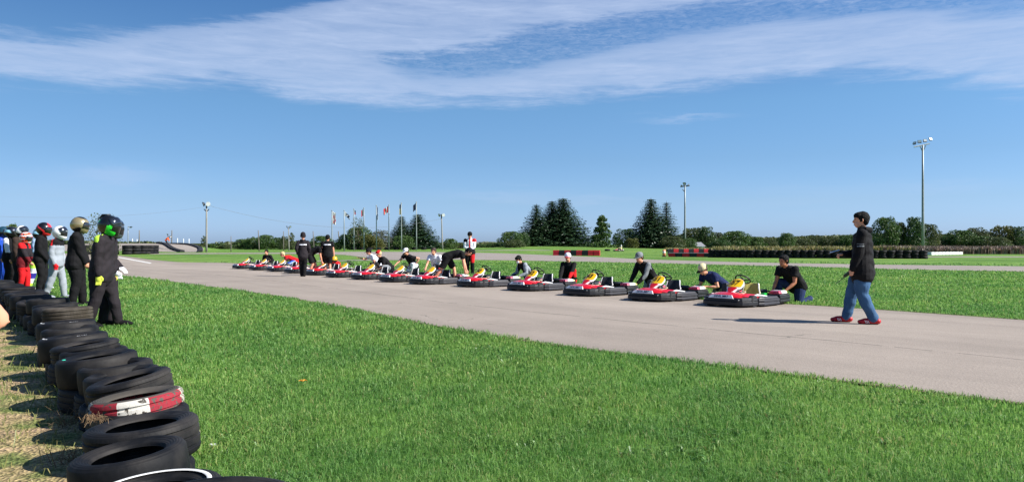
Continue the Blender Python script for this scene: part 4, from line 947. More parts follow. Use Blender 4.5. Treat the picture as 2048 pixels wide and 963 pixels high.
    # ---- top
    if top:
        b = bmesh.new(); g_ = .010*k*loose
        lo = pel-d1*longtop*k
        loft(b, [lo, pel+d1*.02*k, waist, chest, shC-d3*.01*k, shC+d3*.012*k], [(.101*k*bw+g_*1.7, .078*k+g_*1.9), (.098*k*bw+g_*1.6, .074*k+g_*1.8), (.086*k*bw+g_*1.3, .066*k+g_*1.4), (.098*k*bw+g_, .073*k+g_), (.10*k*bw+g_*.6, .056*k+g_), (.055*k*bw+g_, .040*k+g_*.5)], S, n=18, cap=True)
        for a, e_, w_ in ((shL, le, lw), (shR, re_, rw)):
            if sleeve > .6: L_ = [(a, .040), (a.lerp(e_, .4), .037), (e_, .031), (e_.lerp(w_, .4), .029), (e_.lerp(w_, .95), .021)]
            else: L_ = [(a, .041), (a.lerp(e_, .5), .039), (a.lerp(e_, max(.3, sleeve*2)), .037)]
            loft(b, [p for p, _ in L_], [r_*k+g_*.7 for _, r_ in L_], n=12, cap=sleeve > .6)
            ell(b, Matrix.Translation(a), (.043*k+g_*.5, .043*k+g_*.5, .041*k+g_*.5))
        if collar: loft(b, [neck-d3*.03*k, neck+d3*.012*k], [.046*k, .040*k], n=14)
        if hood:
            hb = neck-d3.cross(Vector((0, 1, 0)))*.0+Vector((-.035*k, 0, .0))
            loft(b, [neck+S*.045*k+Vector((.02*k, 0, .008*k)), neck+S*.05*k+Vector((-.025*k, 0, .004*k)), neck+Vector((-.058*k, 0, -.006*k)), neck-S*.05*k+Vector((-.025*k, 0, .004*k)), neck-S*.045*k+Vector((.02*k, 0, .008*k))], [.016*k, .024*k, .030*k, .024*k, .016*k], (0, 0, 1), n=10)
        topo = fuse(b, 'jacket' if sleeve > .6 else 'shirt', topmats or [top], body, vox, 2, folds, 8, topfn, seed=len(label)+3)
    else: topo = None
    if gloves:
        for c, e_ in ((lw, le), (rw, re_)):
            dd = (c-e_).normalized(); b = bmesh.new(); side = Vector((1, 0, 0)) if abs(dd.z) > .7 else dd.cross(Vector((0, 0, 1))).normalized()
            nn = Vector((0, 0, -1)) if abs(dd.z) < .7 else dd.cross(side).normalized()
            loft(b, [c-dd*.03*k, c, c+dd*.045*k], [(.024*k, .022*k), (.023*k, .018*k), (.028*k, .016*k)], side, n=12)
            for i in range(4):
                f0 = c+dd*.045*k+side*((i-1.5)*.0125*k); f1 = f0+(dd*math.cos(grip*.7)+nn*math.sin(grip*.7)*.6).normalized()*.026*k; f2 = f1+(dd*math.cos(grip*1.5)+nn*math.sin(grip*1.5)*.6).normalized()*.020*k
                loft(b, [f0, f1, f2], [.0085*k, .0078*k, .0068*k], n=8)
            loft(b, [c+dd*.012*k+side*.02*k, c+dd*.03*k+side*.036*k, c+dd*.05*k+side*.034*k], [.0095*k, .009*k, .0075*k], n=8)
            fuse(b, 'glove', [gloves], body, min(vox, .010), 1)
    def head_child(o): 
        o.matrix_local = MH; return o
    if helmet:
        make_helmet(body, MH, k, helmet)
    else:
        for s in (1, -1):
            e = MB().ball((0, 0, 0), (.0035*k, .0065*k, .0045*k), 8, 6).build('eye', EYE, body, True); e.matrix_local = MH @ Matrix.Translation((.0455*k, s*.018*k, .006*k))
        m_ = MB().ball((0, 0, 0), (.004*k, .014*k, .0035*k), 8, 6).build('mouth', LIP, body, True); m_.matrix_local = MH @ Matrix.Translation((.0485*k, 0, -.036*k))
        if mask:
            m_ = MB().ball((0, 0, 0), (.022*k, .034*k, .026*k), 14, 10).build('face_mask', mask, body, True); m_.matrix_local = MH @ Matrix.Translation((.034*k, 0, -.028*k))
        if hair:
            b = bmesh.new(); M1 = MH @ Matrix.Translation((-.012*k, 0, .020*k)); ell(b, M1, (.056*k, .052*k, .054*k), 18, 12)
            ell(b, MH @ Matrix.Translation((-.030*k, 0, -.002*k)), (.032*k, .045*k, .042*k), 14, 10); ell(b, MH @ Matrix.Translation((.018*k, 0, .044*k)), (.030*k, .040*k, .022*k), 14, 8)
            if hair_long: ell(b, MH @ Matrix.Translation((.022*k, 0, .036*k)), (.034*k, .046*k, .028*k), 14, 8)
            ho = fuse(b, 'hair', [hair], body, .008, 1, .0035, 26)
        if hat:
            hm, brim, kind = hat
            if kind == 'cap':
                b = MB(); prof = [(.0565, -.004), (.0565, .012), (.053, .030), (.042, .047), (.022, .058), (.0005, .061)]
                b.lathe([(r_*k, z*k) for r_, z in prof], 22, M=Matrix.Diagonal((1.06, .92, 1)))
                o = b.build('cap', hm, body, True); o.matrix_local = MH @ Matrix.Translation((-.005*k, 0, .018*k)) @ Matrix.Rotation(R(6), 4, 'Y')
                bb = MB(); P2 = [(.045, -.04), (.075, -.038), (.100, -.024), (.108, 0), (.100, .024), (.075, .038), (.045, .04)]
                bb.slab([(x*k, y*k) for x, y in P2], 0, .005*k, 0, 0, lambda x, y: -(y*y)*9/k*.3); o2 = bb.build('brim', brim, o, True)
            else:
                b = MB(); prof = [(.058, -.02), (.060, 0), (.060, .02), (.056, .045), (.045, .066), (.022, .082), (.0005, .086)]
                b.lathe([(r_*k, z*k) for r_, z in prof], 22, M=Matrix.Diagonal((1.04, .92, 1))); b.lathe([(.061*k, -.022*k), (.064*k, -.012*k), (.064*k, .004*k), (.061*k, .01*k)], 22, M=Matrix.Diagonal((1.04, .92, 1)))
                o = b.build('knit_cap', hm, body, True); o.matrix_local = MH @ Matrix.Translation((-.006*k, 0, .02*k)) @ Matrix.Rotation(R(-8), 4, 'Y')
    return body, dict(lw=lw, rw=rw, MH=MH, shL=shL, shR=shR, chest=chest, hc=hc, d3=d3, S=S, topo=topo, pel=pel)
def helmet_shell(k, fn, mats):
    """closed shell with an eye port; local +x is forward"""
    nu, nv = 40, 28; V = []; 
    for j in range(nv+1):
        ph = PI*j/nv*.93
        for i in range(nu):
            a = 2*PI*i/nu-PI; x = math.sin(ph)*math.cos(a); y = math.sin(ph)*math.sin(a); z = math.cos(ph)
            rx, ry, rz = .080, .070, .076
            X = x*rx; Y = y*ry; Zz = z*rz
            if z < -.05: f = min(1, (-.05-z)/.5); X += max(0, x)*.018*f; Zz -= .010*f*max(0, x)+.004*f; Y *= 1-.12*f; X -= max(0, -x)*.004
            V.append((X*k, Y*k, (Zz+.006)*k))
    Fc = []; mi = []
    for j in range(nv):
        for i in range(nu):
            a = j*nu+i; b = j*nu+(i+1) % nu; c = [sum(V[q][t] for q in (a, a+nu, b+nu, b))/4/k for t in range(3)]
            az = math.degrees(math.atan2(c[1], c[0])); port = abs(az) < 62 and -.020 < c[2] < .030+.004
            if port and fn.get('open', True): mi.append(1)
            else: mi.append(fn['fn'](c, az))
            Fc.append((a, a+nu, b+nu, b))
    # rim closing
    n0 = len(V); last = [nv*nu+i for i in range(nu)]; V += [(V[q][0]*.86, V[q][1]*.86, V[q][2]+.004*k) for q in last]
    for i in range(nu): Fc.append((last[i], n0+i, n0+(i+1) % nu, last[(i+1) % nu])); mi.append(1)
    Fc.append(tuple(n0+i for i in range(nu))); mi.append(1)
    mb = MB(); mb.v = V; mb.f = Fc; mb.m = mi; return mb
def visor_mb(k, z0=-.022, z1=.036, az=66, r=1.03, up=0):
    V = []; Fc = []; nu, nv = 18, 6
    for j in range(nv+1):
        z = z0+(z1-z0)*j/nv
        for i in range(nu+1):
            a = R(-az+2*az*i/nu); s = math.sqrt(max(.02, 1-(z/.076)**2)); V.append(Vector((.083*s*math.cos(a)*r*k, .072*s*math.sin(a)*r*k, (z+.006)*k)))
    N1 = len(V); V += [p*.965 for p in V]
    W = nu+1
    for j in range(nv):
        for i in range(nu): a = j*W+i; Fc.append((a, a+1, a+W+1, a+W)); Fc.append((a+N1, a+W+N1, a+W+1+N1, a+1+N1))
    for i in range(nu): Fc.append((i, i+N1, i+1+N1, i+1)); a = nv*W+i; Fc.append((a, a+1, a+1+N1, a+N1))
    for j in range(nv): a = j*W; Fc.append((a, a+W, a+W+N1, a+N1)); a = j*W+nu; Fc.append((a, a+N1, a+W+N1, a+W))
    if up: Mx = Matrix.Rotation(R(-up), 3, 'Y'); V = [Mx @ p for p in V]
    return MB().add(V, Fc)
def make_helmet(parent, MH, k, spec):
    mb = helmet_shell(k, spec, spec['mats']); o = mb.build('helmet', spec['mats'], parent, True); o.matrix_local = MH @ Matrix.Translation((.004*k, 0, .006*k)) @ Matrix.Rotation(R(spec.get('pitch', 0)), 4, 'Y') @ Matrix.Scale(1.1, 4)
    v = visor_mb(k, up=spec.get('up', 0), r=1.03 if not spec.get('up') else 1.09).build('visor', spec.get('visor', VISOR), o, True)
    if spec.get('ridge'):
        rg = MB()
        for y in (-.02, .02): rg.tube([((-.03+.0)*k, y*k, .082*k), (-.07*k, y*k, .060*k), (-.088*k, y*.8*k, .02*k)], [.004*k, .008*k, .003*k], 8)
        rg.build('spoiler', spec['mats'][0], o, True)
    if spec.get('peak'):
        pk = MB(); P = [(.035, .06), (.09, .055), (.135, .04), (.145, 0)]; pk.slab([(x*k, y*k) for x, y in P]+[(x*k, -y*k) for x, y in reversed(P[:-1])], .070*k, .076*k, 0, 0, lambda x, y: .10*(x)-3*y*y); pk.build('peak', spec.get('peakmat', P_BLK), o, True)
    return o
# ================================================================ the cast
def H_(fn, mats, **k): d = dict(fn=fn, mats=mats); d.update(k); return d
hg = H_(lambda c, az: 2 if (25 < abs(az) < 92 and -.06 < c[2] < .026-.0007*abs(abs(az)-62) and not (c[2] > -.018 and abs(az) < 58)) or (abs(az) > 150 and .0 < c[2] < .02) else (3 if abs(abs(az)-60) < 14 and .036 < c[2] < .058 else 0),
        [P_BLK, P_BLK, paint('bright_green', (44, 206, 52), .3), P_SILV], up=48, pitch=14, ridge=True)
hk = H_(lambda c, az: 0, [P_GREY, P_BLK], up=52, pitch=8)
hgold = H_(lambda c, az: 2 if (c[2] < -.01-.0005*(abs(az)-60) and abs(az) > 65) or c[2] > .066 else 0, [mat('paint_champagne', srgb(160, 146, 112), .25, .45, var=.05, coat=.6), P_BLK, P_BLK], pitch=10)
hred = H_(lambda c, az: 2 if abs(c[2]+.012-.0006*(abs(az)-90)) < .009 and abs(az) > 60 or (abs(az) < 70 and c[2] < -.03) or (abs(az) < 50 and c[2] > .045) else 0, [P_BLK, P_BLK, paint('signal_red', (226, 40, 48), .3)], pitch=10, peak=False)
hwhite = H_(lambda c, az: 0, [P_WHITE, P_BLK], up=42, pitch=6)
hor = H_(lambda c, az: 2 if math.sin(c[2]*130+abs(az)*.05) > .35 else (3 if math.sin(c[2]*90-abs(az)*.08) > .7 else 0), [paint('orange_gloss', (238, 88, 40), .3), P_BLK, P_WHITE, P_BLK], pitch=10)
hwb = H_(lambda c, az: 2 if abs(az) > 120 or c[2] < -.02 else 0, [P_WHITE, P_BLK, P_BLK], up=38)
hcy = H_(lambda c, az: 2 if abs(c[2]-.02) < .018 else 0, [P_BLK, P_BLK, paint('pale_cyan', (150, 205, 228), .3)], up=30)
hbl = H_(lambda c, az: 0 if c[2] > 0 else 2, [paint('dark_teal', (30, 62, 78), .3), P_BLK, P_BLK])
def foot(u, v): p = G(u, v); return Vector((p.x, p.y, Z(p.x, p.y)))
WG = 'racers in helmets waiting beside the tyre row'
R0_ = R(8)
# -- waiting racers on the left, facing the track
def stripes_green(c): return np.where((c[:, 2] > 1.43) & (np.abs(c[:, 1]) > .09) & (np.abs(c[:, 0]+.0) < .055), 1, 0)
def shin_green(c): return np.where((c[:, 2] < .16) & (np.abs(c[:, 0]-.05) < .03), 1, 0)
person('racer in black suit with bright green and black helmet, lime shoulder patches and yellow gloves', foot(203, 655), R(10), 1.80, 'stand', dict(lf=(.13, .06, .04), rf=(-.09, -.07, .04), p1=2, p2=10), (4, 10), rh=Vector((.04, -.28, .70)), lh=Vector((.10, .26, .75)), bw=1.2,
       top=CHAR, topmats=[CHAR, LIME], topfn=stripes_green, legs=CHAR, legmats=[CHAR, LIME], legfn=shin_green, shoes=[BLACK, LIME], gloves=YGLOVE, helmet=hg, vox=.011, folds=.008, collar=True, loose=1.5, longtop=.05, group=WG)
person('racer in black suit almost hidden behind the green helmeted racer, grey visor raised, white glove', foot(213, 649), R(14), 1.74, 'stand', dict(p2=8), (0, 10), rh=Vector((.16, -.14, .92)), lh=Vector((.2, .1, .98)), bw=1.15,
       top=CHAR, legs=CHAR, shoes=BLACK, gloves=WHITE, helmet=hk, vox=.012, folds=.007, collar=True, loose=1.5, longtop=.04, group=WG)
person('racer in plain black clothes with champagne gold and black helmet', foot(151, 612), R(25), 1.84, 'stand', dict(lf=(.07, .06, .04), rf=(-.03, -.07, .04)), (0, 6), rh=Vector((.20, -.16, .92)), lh=Vector((.22, .12, .95)), bw=1.3,
       top=BLACK, legs=NAVY if 0 else BLACK, shoes=[BLACK, WHITE], helmet=hgold, vox=.011, folds=.007, loose=1.5, longtop=.05, group=WG)
def wg(c): return np.where((c[:, 2] > 1.30), np.where(np.abs(c[:, 0]) < .02, 2, 1), 0)
person('slim racer in light grey suit with black shoulders, white helmet and red gloves', foot(113, 597), R(8), 1.70, 'stand', dict(lf=(.08, .06, .04), rf=(-.12, -.07, .04)), (0, 8), rh=Vector((.06, -.24, .86)), lh=Vector((.12, .2, .86)),
       top=LGREY, topmats=[LGREY, BLACK, RED], topfn=wg, legs=LGREY, shoes=LGREY, gloves=RED, helmet=hwhite, folds=.007, collar=True, loose=1.2, group=WG)
person('racer in black jacket and trousers with red and black helmet', foot(81, 590), R(20), 1.82, 'stand', dict(lf=(.04, .05, .04), rf=(-.02, -.05, .04)), (0, 6), rh=Vector((.16, -.15, .95)), lh=Vector((.18, .1, .98)), bw=1.1,
       top=BLACK, legs=BLACK, shoes=BLACK, gloves=BLACK, helmet=hred, folds=.006, collar=True, group=WG)
def wl(c): return np.where(np.sin(c[:, 2]*9+1) > .35, 1, np.where(np.sin(c[:, 2]*9+1) < -.75, 2, 0))
person('racer in white, lime and blue suit standing behind the red and black helmet', foot(73, 579), R(12), 1.72, 'stand', dict(lf=(.12, .06, .04), rf=(-.10, -.06, .04)), (0, 6), rh=Vector((.2, -.15, .92)), lh=Vector((.2, .12, .92)),
       top=LBLUE, legs=WHITE, legmats=[WHITE, LIME, PURPLE], legfn=wl, shoes=WHITE, helmet=hcy, folds=.006, loose=1.4, group=WG)
def kd(c): return np.where((c[:, 2] > 1.22) & (np.abs(c[:, 1]) > .06), 1, np.where(c[:, 2] < .98, 2, 0))
person('short racer in dark jacket, maroon and red suit with orange and white helmet', foot(46, 584), R(5), 1.60, 'stand', dict(lf=(.05, .05, .04), rf=(-.03, -.05, .04)), (0, 12), rh=Vector((.24, -.10, .84)), lh=Vector((.26, .08, .84)),
       top=CHAR, topmats=[CHAR, RED, MAROON], topfn=kd, legs=RED, legmats=[MAROON, RED], legfn=lambda c: np.where(c[:, 2] < .68, 1, 0), shoes=RED, helmet=hor, folds=.006, group=WG)
person('racer in brown grey jacket with white and black helmet behind the orange helmet', foot(38, 578), R(0), 1.80, 'stand', None, (0, 8), rh=Vector((.1, -.22, .86)), lh=Vector((.2, .2, .9)), bw=1.15,
       top=BROWN, legs=BLACK, shoes=BLACK, helmet=hwb, folds=.006, loose=1.4, group=WG)
person('racer in black suit with white sleeve stripes and pale cyan banded helmet', foot(17, 576), R(8), 1.78, 'stand', None, (0, 6), rh=Vector((.14, -.20, .88)), lh=Vector((.2, .16, .9)),
       top=BLACK, topmats=[BLACK, WHITE], topfn=lambda c: np.where((np.abs(c[:, 1]) > .20) & (c[:, 2] > 1.08), 1, 0), legs=BLACK, shoes=BLACK, helmet=hcy, folds=.006, group=WG)
person('racer in blue suit with dark teal helmet at the left edge', foot(1, 574), R(5), 1.80, 'stand', None, (0, 6), rh=Vector((.14, -.20, .9)), lh=Vector((.2, .16, .9)), top=BLUE, legs=BLUE, shoes=BLACK, helmet=hbl, folds=.006, group=WG)
# spectator just outside the frame, an elbow showing
person('spectator whose bare elbow shows at the left edge of the picture', Vector((-2.02, 2.35, Z(-2, 2.35))), R(100), 1.76, 'stand', dict(p2=6), (0, 10), rh=Vector((.30, -.03, 1.28)), rhh=(-.2, -1, -.4), lh=Vector((.3, .0, 1.25)), top=GREY, sleeve=.25, legs=DJEANS, hair=HAIR, vox=.012)

# -- walking man with the radio
def hoodie(c): return np.where((c[:, 1] > .20) & (np.abs(c[:, 2]-1.30) < .009) & (np.abs(c[:, 0]) < .055), 1, np.where((c[:, 1] > .20) & (np.abs(c[:, 2]-1.335) < .004) & (np.abs(c[:, 0]) < .055), 1, 0))
wl_ = foot(1722, 647)
WM, wj = person('man walking in black hooded jacket, blue jeans and red trainers, holding a radio', wl_, R(154), 1.86, 'stand', dict(pel=(-.01, 0, .520), p1=-1, p2=1, lf=(-.105, .055, .045), rf=(.125, -.05, .045), lfd=(1, .05, -.0), rfd=(1, -.05, 0.0)), (14, -2), lh=Vector((.14, .24, .85)), lhh=(-1, .4, -.1), rh=Vector((.27, -.10, 1.16)), rhh=(-.5, -.4, -1), bw=1.3,
       top=BLACK, topmats=[BLACK, GREY], topfn=hoodie, longtop=.075, legs=JEANS, shoes=[mat('red_trainer', srgb(178, 18, 30), .5), P_WHITE if 0 else mat('sole', srgb(60, 20, 24), .6)], hair=HAIR, shoe_s=1.12, vox=.0085, folds=.010, collar=True, hood=True, loose=1.5, hair_long=True, grip=1.3)
# shoe stripes
for s in [c for c in WM.children if c.name.startswith('shoe')]:
    vs = [v.co for v in s.data.vertices]; cx = sum(v.x for v in vs)/len(vs); my = max(v.y for v in vs); z0 = min(v.z for v in vs)
    st = MB()
    for j in range(3): st.box((cx+.015+j*.022, my-.004, z0+.052), (.008, .010, .05), 0, 0, Matrix.Rotation(R(25), 3, 'Y'))
    st.build('stripe', P_WHITE, s)
ra_ = empty('handheld_radio', WM.matrix_basis @ wj['lw']); ra_.rotation_euler = (0, R(128), R(158)); tag(ra_, 'small black radio with antenna in the hand of the walking man', 'radio')
# hand end direction
ra_.location = WM.matrix_basis @ (wj['lw']+Vector((.085, .0, -.085)))
MB().slab([(-.028, -.016), (.028, -.016), (.028, .016), (-.028, .016)], -.05, .06, .003).build('body', P_BLK, ra_); MB().tube([(.018, 0, .06), (.018, 0, .10), (.018, 0, .22)], [.007, .006, .005], 8).build('antenna', P_BLK, ra_, True); MB().lathe([(.007, .06), (.007, .074), (0, .075)], 10).build('knob', DARKM, ra_)
ph = MB().slab([(-.08, -.04), (.08, -.04), (.08, .04), (-.08, .04)], -.005, .005, 0); po = ph.build('phone', [P_BLK]); sc_ = MB().box((0, 0, .0062), (.145, .072, .001)).build('screen', mat('phone_glass', (.3, .32, .34), .08, spec=.8), po)
po.location = WM.matrix_basis @ (wj['rw']+Vector((.14, 0, .045))); po.rotation_euler = (R(-12), R(18), R(154)); tag(po, 'flat phone held out in front of the walking man at waist height', 'phone')

# -- people at the karts
MG = 'helpers crouching behind the karts'
def rear(i, d=.55, side=0.0): k, c, h, l = KART[i]; return c-h*(1.0+d)+l*side
def at_rear(i, d, side): p = rear(i, d, side); return Vector((p.x, p.y, Z(p.x, p.y)))
def hands(loc, yaw, i, sides, z=.30, back=.93):
    """targets on the rear bumper of kart i in the person's frame"""
    k, c, h, l = KART[i]; out = []
    for s in sides:
        w = c-h*back+l*s; w.z = Z(w.x, w.y)+z; out.append(Matrix.Rotation(-yaw, 3, 'Z') @ (w-Vector(loc)))
    return out
def helper(label, u, v, yaw, i=None, sides=(.1, -.3), **kw):
    loc = foot(u, v)
    if i is not None:
        k, c, h, l = KART[i]; t = c-h*kw.pop('hb', .90)+l*(sides[0]+sides[1])/2; f = Vector((math.cos(R(yaw)), math.sin(R(yaw)), 0)); q = t-f*kw.pop('dist', .60); loc = Vector((q.x, q.y, Z(q.x, q.y)))
        print('HELPER', label[:40], round((q.x/q.y)*F+CU), u)
        a, b = hands(loc, R(yaw), i, sides); kw.setdefault('lh', a); kw.setdefault('rh', b)
    return person(label, loc, R(yaw), **kw)
helper('kneeling man in black t-shirt and dark jeans with hands on the rear of kart 57', 1584, 600, 214, 0, (.50, .20), H=1.80, pose='kneelr', over=dict(p1=36, p2=50, pel=(-.03, 0, .215), rf=(.12, -.12, .04)), head=(-10, 8), bw=1.15, top=BLACK, sleeve=.28, legs=DJEANS, shoes=[GREY, P_WHITE], hair=HAIR, skin=SKIN_T, vox=.011, group=MG, loose=1.3, folds=.005)
helper('man in navy t-shirt, camouflage shorts and cream cap bent over behind kart number 51', 1386, 586, 208, 1, (.55, .25), H=1.76, pose='kneel', over=dict(p1=50, p2=66, pel=(-.04, 0, .17), lf=(-.22, .07, .045), lkh=(1, 0, -1)), head=(4, 30), bw=1.1, top=NAVY, sleeve=.28, legs=CAMO, leglen=.5, shoes=[P_WHITE, GREY], hair=BROWNH, hat=(CREAM, BLACK, 'cap'), vox=.012, group=MG, loose=1.2)
helper('kneeling man in grey cap, grey sleeves and blue patterned trousers behind kart 43', 1247, 580, 212, 2, (.55, .30), H=1.80, pose='kneelr', over=dict(p1=32, p2=46, pel=(-.03, 0, .21), rf=(-.2, -.1, .045), rkh=(1, 0, -1)), head=(14, 8), bw=1.12, top=BLACK, topmats=[BLACK, GREY], topfn=lambda c: np.where(np.abs(c[:, 1]) > .215, 1, 0), legs=LGREY, legmats=[LGREY, CYAN], legfn=lambda c: np.where(np.sin(c[:, 0]*22)*np.sin(c[:, 2]*18+1)+np.where(c[:, 2] < .2, .6, 0) > .3, 1, 0), shoes=CREAM, hair=HAIR, hat=(GREY, GREY, 'cap'), vox=.012, group=MG, loose=1.2)
helper('racer crouching in white and red cap and black racing suit beside kart 43', 1137, 572, 248, None, H=1.80, pose='squat', over=dict(p1=16, p2=24, pel=(-.10, 0, .12)), head=(4, 6), lh=Vector((.42, .14, .26)), rh=Vector((.38, -.16, .24)), bw=1.05, top=BLACK, topmats=[BLACK, GREY, RED], topfn=lambda c: np.where((c[:, 0] > .22) & (np.abs(c[:, 1]) < .10), 1, np.where((c[:, 1] > .14) & (c[:, 2] < .46), 2, 0)), legs=BLACK, legmats=[BLACK, RED], legfn=lambda c: np.where((c[:, 1] > .12) & (c[:, 2] > .30), 1, 0), shoes=BLACK, hat=(WHITE, RED, 'cap'), hair=HAIR, vox=.012, group=MG)
helper('dark haired youth in white face mask and black vest with grey sleeves behind kart 42', 1037, 564, 212, 4, (.45, .1), H=1.68, pose='kneel', over=dict(p1=36, p2=50, pel=(0, 0, .19)), head=(10, 26), top=BLACK, topmats=[BLACK, LGREY], topfn=lambda c: np.where(np.abs(c[:, 1]) > .16, 1, 0), legs=BLACK, shoes=BLACK, hair=HAIR, hair_long=True, mask=WHITE, vox=.012, group=MG)
helper('man bending far over in black t-shirt and black shorts with hands on a kart nose', 897, 567, 4, None, H=1.80, pose='bend', over=dict(pel=(-.02, 0, .50), p1=66, p2=92, lf=(.13, .06, .04), rf=(-.30, -.07, .05), rkh=(.6, 0, -.3)), head=(0, 50), lh=Vector((.62, .10, .40)), rh=Vector((.56, -.12, .36)), lhh=(0, .6, -.4), rhh=(0, -.6, -.4), bw=1.05, top=BLACK, sleeve=.28, legs=BLACK, leglen=.47, shoes=BLACK, hair=HAIR, vox=.012)
person('racer standing in white, red and black suit, arms folded', foot(940, 548), R(268), 1.84, 'stand', None, (0, 12), rh=Vector((.20, .02, 1.10)), lh=Vector((.20, -.02, 1.04)), rhh=(-.4, -1, -.3), lhh=(-.4, 1, -.3), bw=1.1,
       top=WHITE, topmats=[WHITE, BLACK, RED], topfn=lambda c: np.where(c[:, 2] < 1.12, 1, np.where((np.abs(c[:, 1]) < .03) | ((c[:, 1] > .1) & (c[:, 2] > 1.44)), 2, np.where((c[:, 1] < -.1) & (c[:, 2] > 1.42), 1, 0))), legs=BLACK, legmats=[BLACK, RED], legfn=lambda c: np.where((c[:, 1] > .03) & (c[:, 2] > .52), 1, 0), shoes=BLACK, hat=(BLACK, BLACK, 'cap'), hair=HAIR, collar=True, loose=1.3, vox=.013)
b_, j_ = helper('man in white t-shirt with short hair leaning over a kart and holding a red helmet', 872, 558, 255, None, H=1.78, pose='kneel', over=dict(pel=(-.06, 0, .24), p1=26, p2=36), head=(-6, 12), lh=Vector((.34, .30, .46)), rh=Vector((.50, -.22, .44)), bw=1.12, top=WHITE, sleeve=.28, legs=BLACK, shoes=BLACK, hair=BROWNH, vox=.013)
hh = empty('racing_helmet', b_.matrix_basis @ (j_['lw']+Vector((.06, .02, -.13))), R(10)); tag(hh, 'red and white helmet held at the knee of the man in white t-shirt', 'helmet')
def loose_helmet(root, spec, k=1.75):
    o = helmet_shell(k, spec, spec['mats']).build('shell', spec['mats'], root, True); v = visor_mb(k).build('visor', VISOR, root, True); return o
loose_helmet(hh, H_(lambda c, az: 2 if abs(c[2]-.01) < .016 and abs(az) > 50 else 0, [paint('helmet_red', (196, 40, 52), .3), P_BLK, P_WHITE])).rotation_euler = (0, 0, 0)
helper('big man in white cap, black t-shirt and white trousers leaning over a kart', 824, 551, 238, None, H=1.86, pose='kneel', over=dict(pel=(-.06, 0, .235), p1=38, p2=48, lf=(.06, .12, .04), rf=(-.12, -.10, .04)), head=(-14, 16), rh=Vector((.66, -.38, .44)), lh=Vector((.12, .30, .50)), lhh=(-1, .9, 0), bw=1.32, twist=-18, top=BLACK, sleeve=.28, legs=WHITE, shoes=BLACK, hair=BROWNH, hat=(P_WHITE, P_WHITE, 'cap'), vox=.013)
helper('crouching man in white t-shirt, dark cap and black trousers reaching left', 756, 549, 205, None, H=1.78, pose='kneel', over=dict(pel=(-.02, 0, .235), p1=32, p2=46), head=(0, 14), rh=Vector((.74, -.30, .74)), lh=Vector((.40, .06, .42)), bw=1.1, top=WHITE, sleeve=.28, legs=BLACK, shoes=[P_WHITE, GREY], hair=HAIR, hat=(BLACK, BLACK, 'cap'), vox=.013)
helper('man crouching in bright red cap, black t-shirt and grey trousers behind a kart', 717, 548, 205, 8, (.5, .2), H=1.80, pose='squat', dist=.55, over=dict(p1=36, p2=48, pel=(-.04, 0, .20)), head=(0, 12), bw=1.15, top=BLACK, sleeve=.4, legs=GREY, shoes=BLACK, hair=BLOND, hat=(RED, P_WHITE, 'cap'), vox=.014)
helper('person in red top and white cap bending low beside the yellow helmet', 672, 545, 190, None, H=1.66, pose='squat', over=dict(p1=62, p2=80, pel=(-.02, 0, .24)), head=(0, 50), rh=Vector((.34, -.12, .26)), lh=Vector((.34, .12, .26)), top=RED, legs=BLACK, shoes=BLACK, hat=(P_WHITE, P_WHITE, 'cap'), hair=HAIR, vox=.014)
def backstripe(c): return np.where((c[:, 0] < 0) & (np.abs(c[:, 2]-1.31) < .022) & (np.abs(c[:, 1]) < .15) & (np.abs(c[:, 1]+.0) > .012), 1, 0)
person('standing man in black hooded jacket, black trousers and dark knit cap seen from behind', foot(606, 553), R(105), 1.74, 'stand', dict(lf=(.05, .03, .04), rf=(-.04, -.03, .04)), (0, 0), lh=Vector((.08, .20, .92)), rh=Vector((.08, -.20, .92)), bw=1.02, top=CHAR, topmats=[CHAR, WHITE], topfn=backstripe, legs=BLACK, shoes=BLACK, hat=(CHAR, CHAR, 'knit'), hood=True, loose=1.2, vox=.013, longtop=.05)
M5, j5 = person('standing man in black t-shirt, shorts and dark cap carrying a yellow helmet', foot(655, 550), R(96), 1.70, 'stand', None, (0, 10), lh=Vector((.08, .30, .86)), rh=Vector((.05, -.27, .82)), bw=1.15, top=BLACK, topmats=[BLACK, WHITE], topfn=backstripe, sleeve=.3, legs=BLACK, leglen=.45, shoes=BLACK, hair=HAIR, hat=(BLACK, BLACK, 'cap'), loose=1.35, vox=.013, longtop=.04)
hh = empty('racing_helmet', M5.matrix_basis @ (j5['rw']+Vector((.02, -.02, -.17))), R(60)); tag(hh, 'yellow helmet hanging from the hand of the standing man in shorts', 'helmet')
loose_helmet(hh, H_(lambda c, az: 2 if c[2] < -.02 else 0, [paint('helmet_yellow', (214, 168, 40), .3), P_BLK, P_BLK]))
helper('man bending down in black t-shirt and shorts, half hidden between the two standing men', 630, 550, 5, None, H=1.80, pose='bend', over=dict(p1=50, p2=74), head=(0, 40), lh=Vector((.34, .10, .42)), rh=Vector((.36, -.10, .30)), bw=1.1, top=BLACK, topmats=[BLACK, WHITE], topfn=lambda c: np.where((c[:, 1] > .12) & (c[:, 0] < .1), 1, 0), sleeve=.3, legs=BLACK, leglen=.47, shoes=BLACK, hair=HAIR, vox=.013)
helper('fair haired man in red t-shirt and blue trousers leaning forward over a kart', 591, 540, 196, None, H=1.76, pose='squat', over=dict(p1=60, p2=74, pel=(0, 0, .27)), head=(0, 20), rh=Vector((.78, -.14, .36)), lh=Vector((.76, .12, .32)), top=RED, sleeve=.3, legs=BLUE, legmats=[BLUE, LBLUE], legfn=lambda c: np.where(np.sin(c[:, 2]*30+c[:, 0]*14) > .5, 1, 0), shoes=BLACK, hair=BLOND, vox=.014)
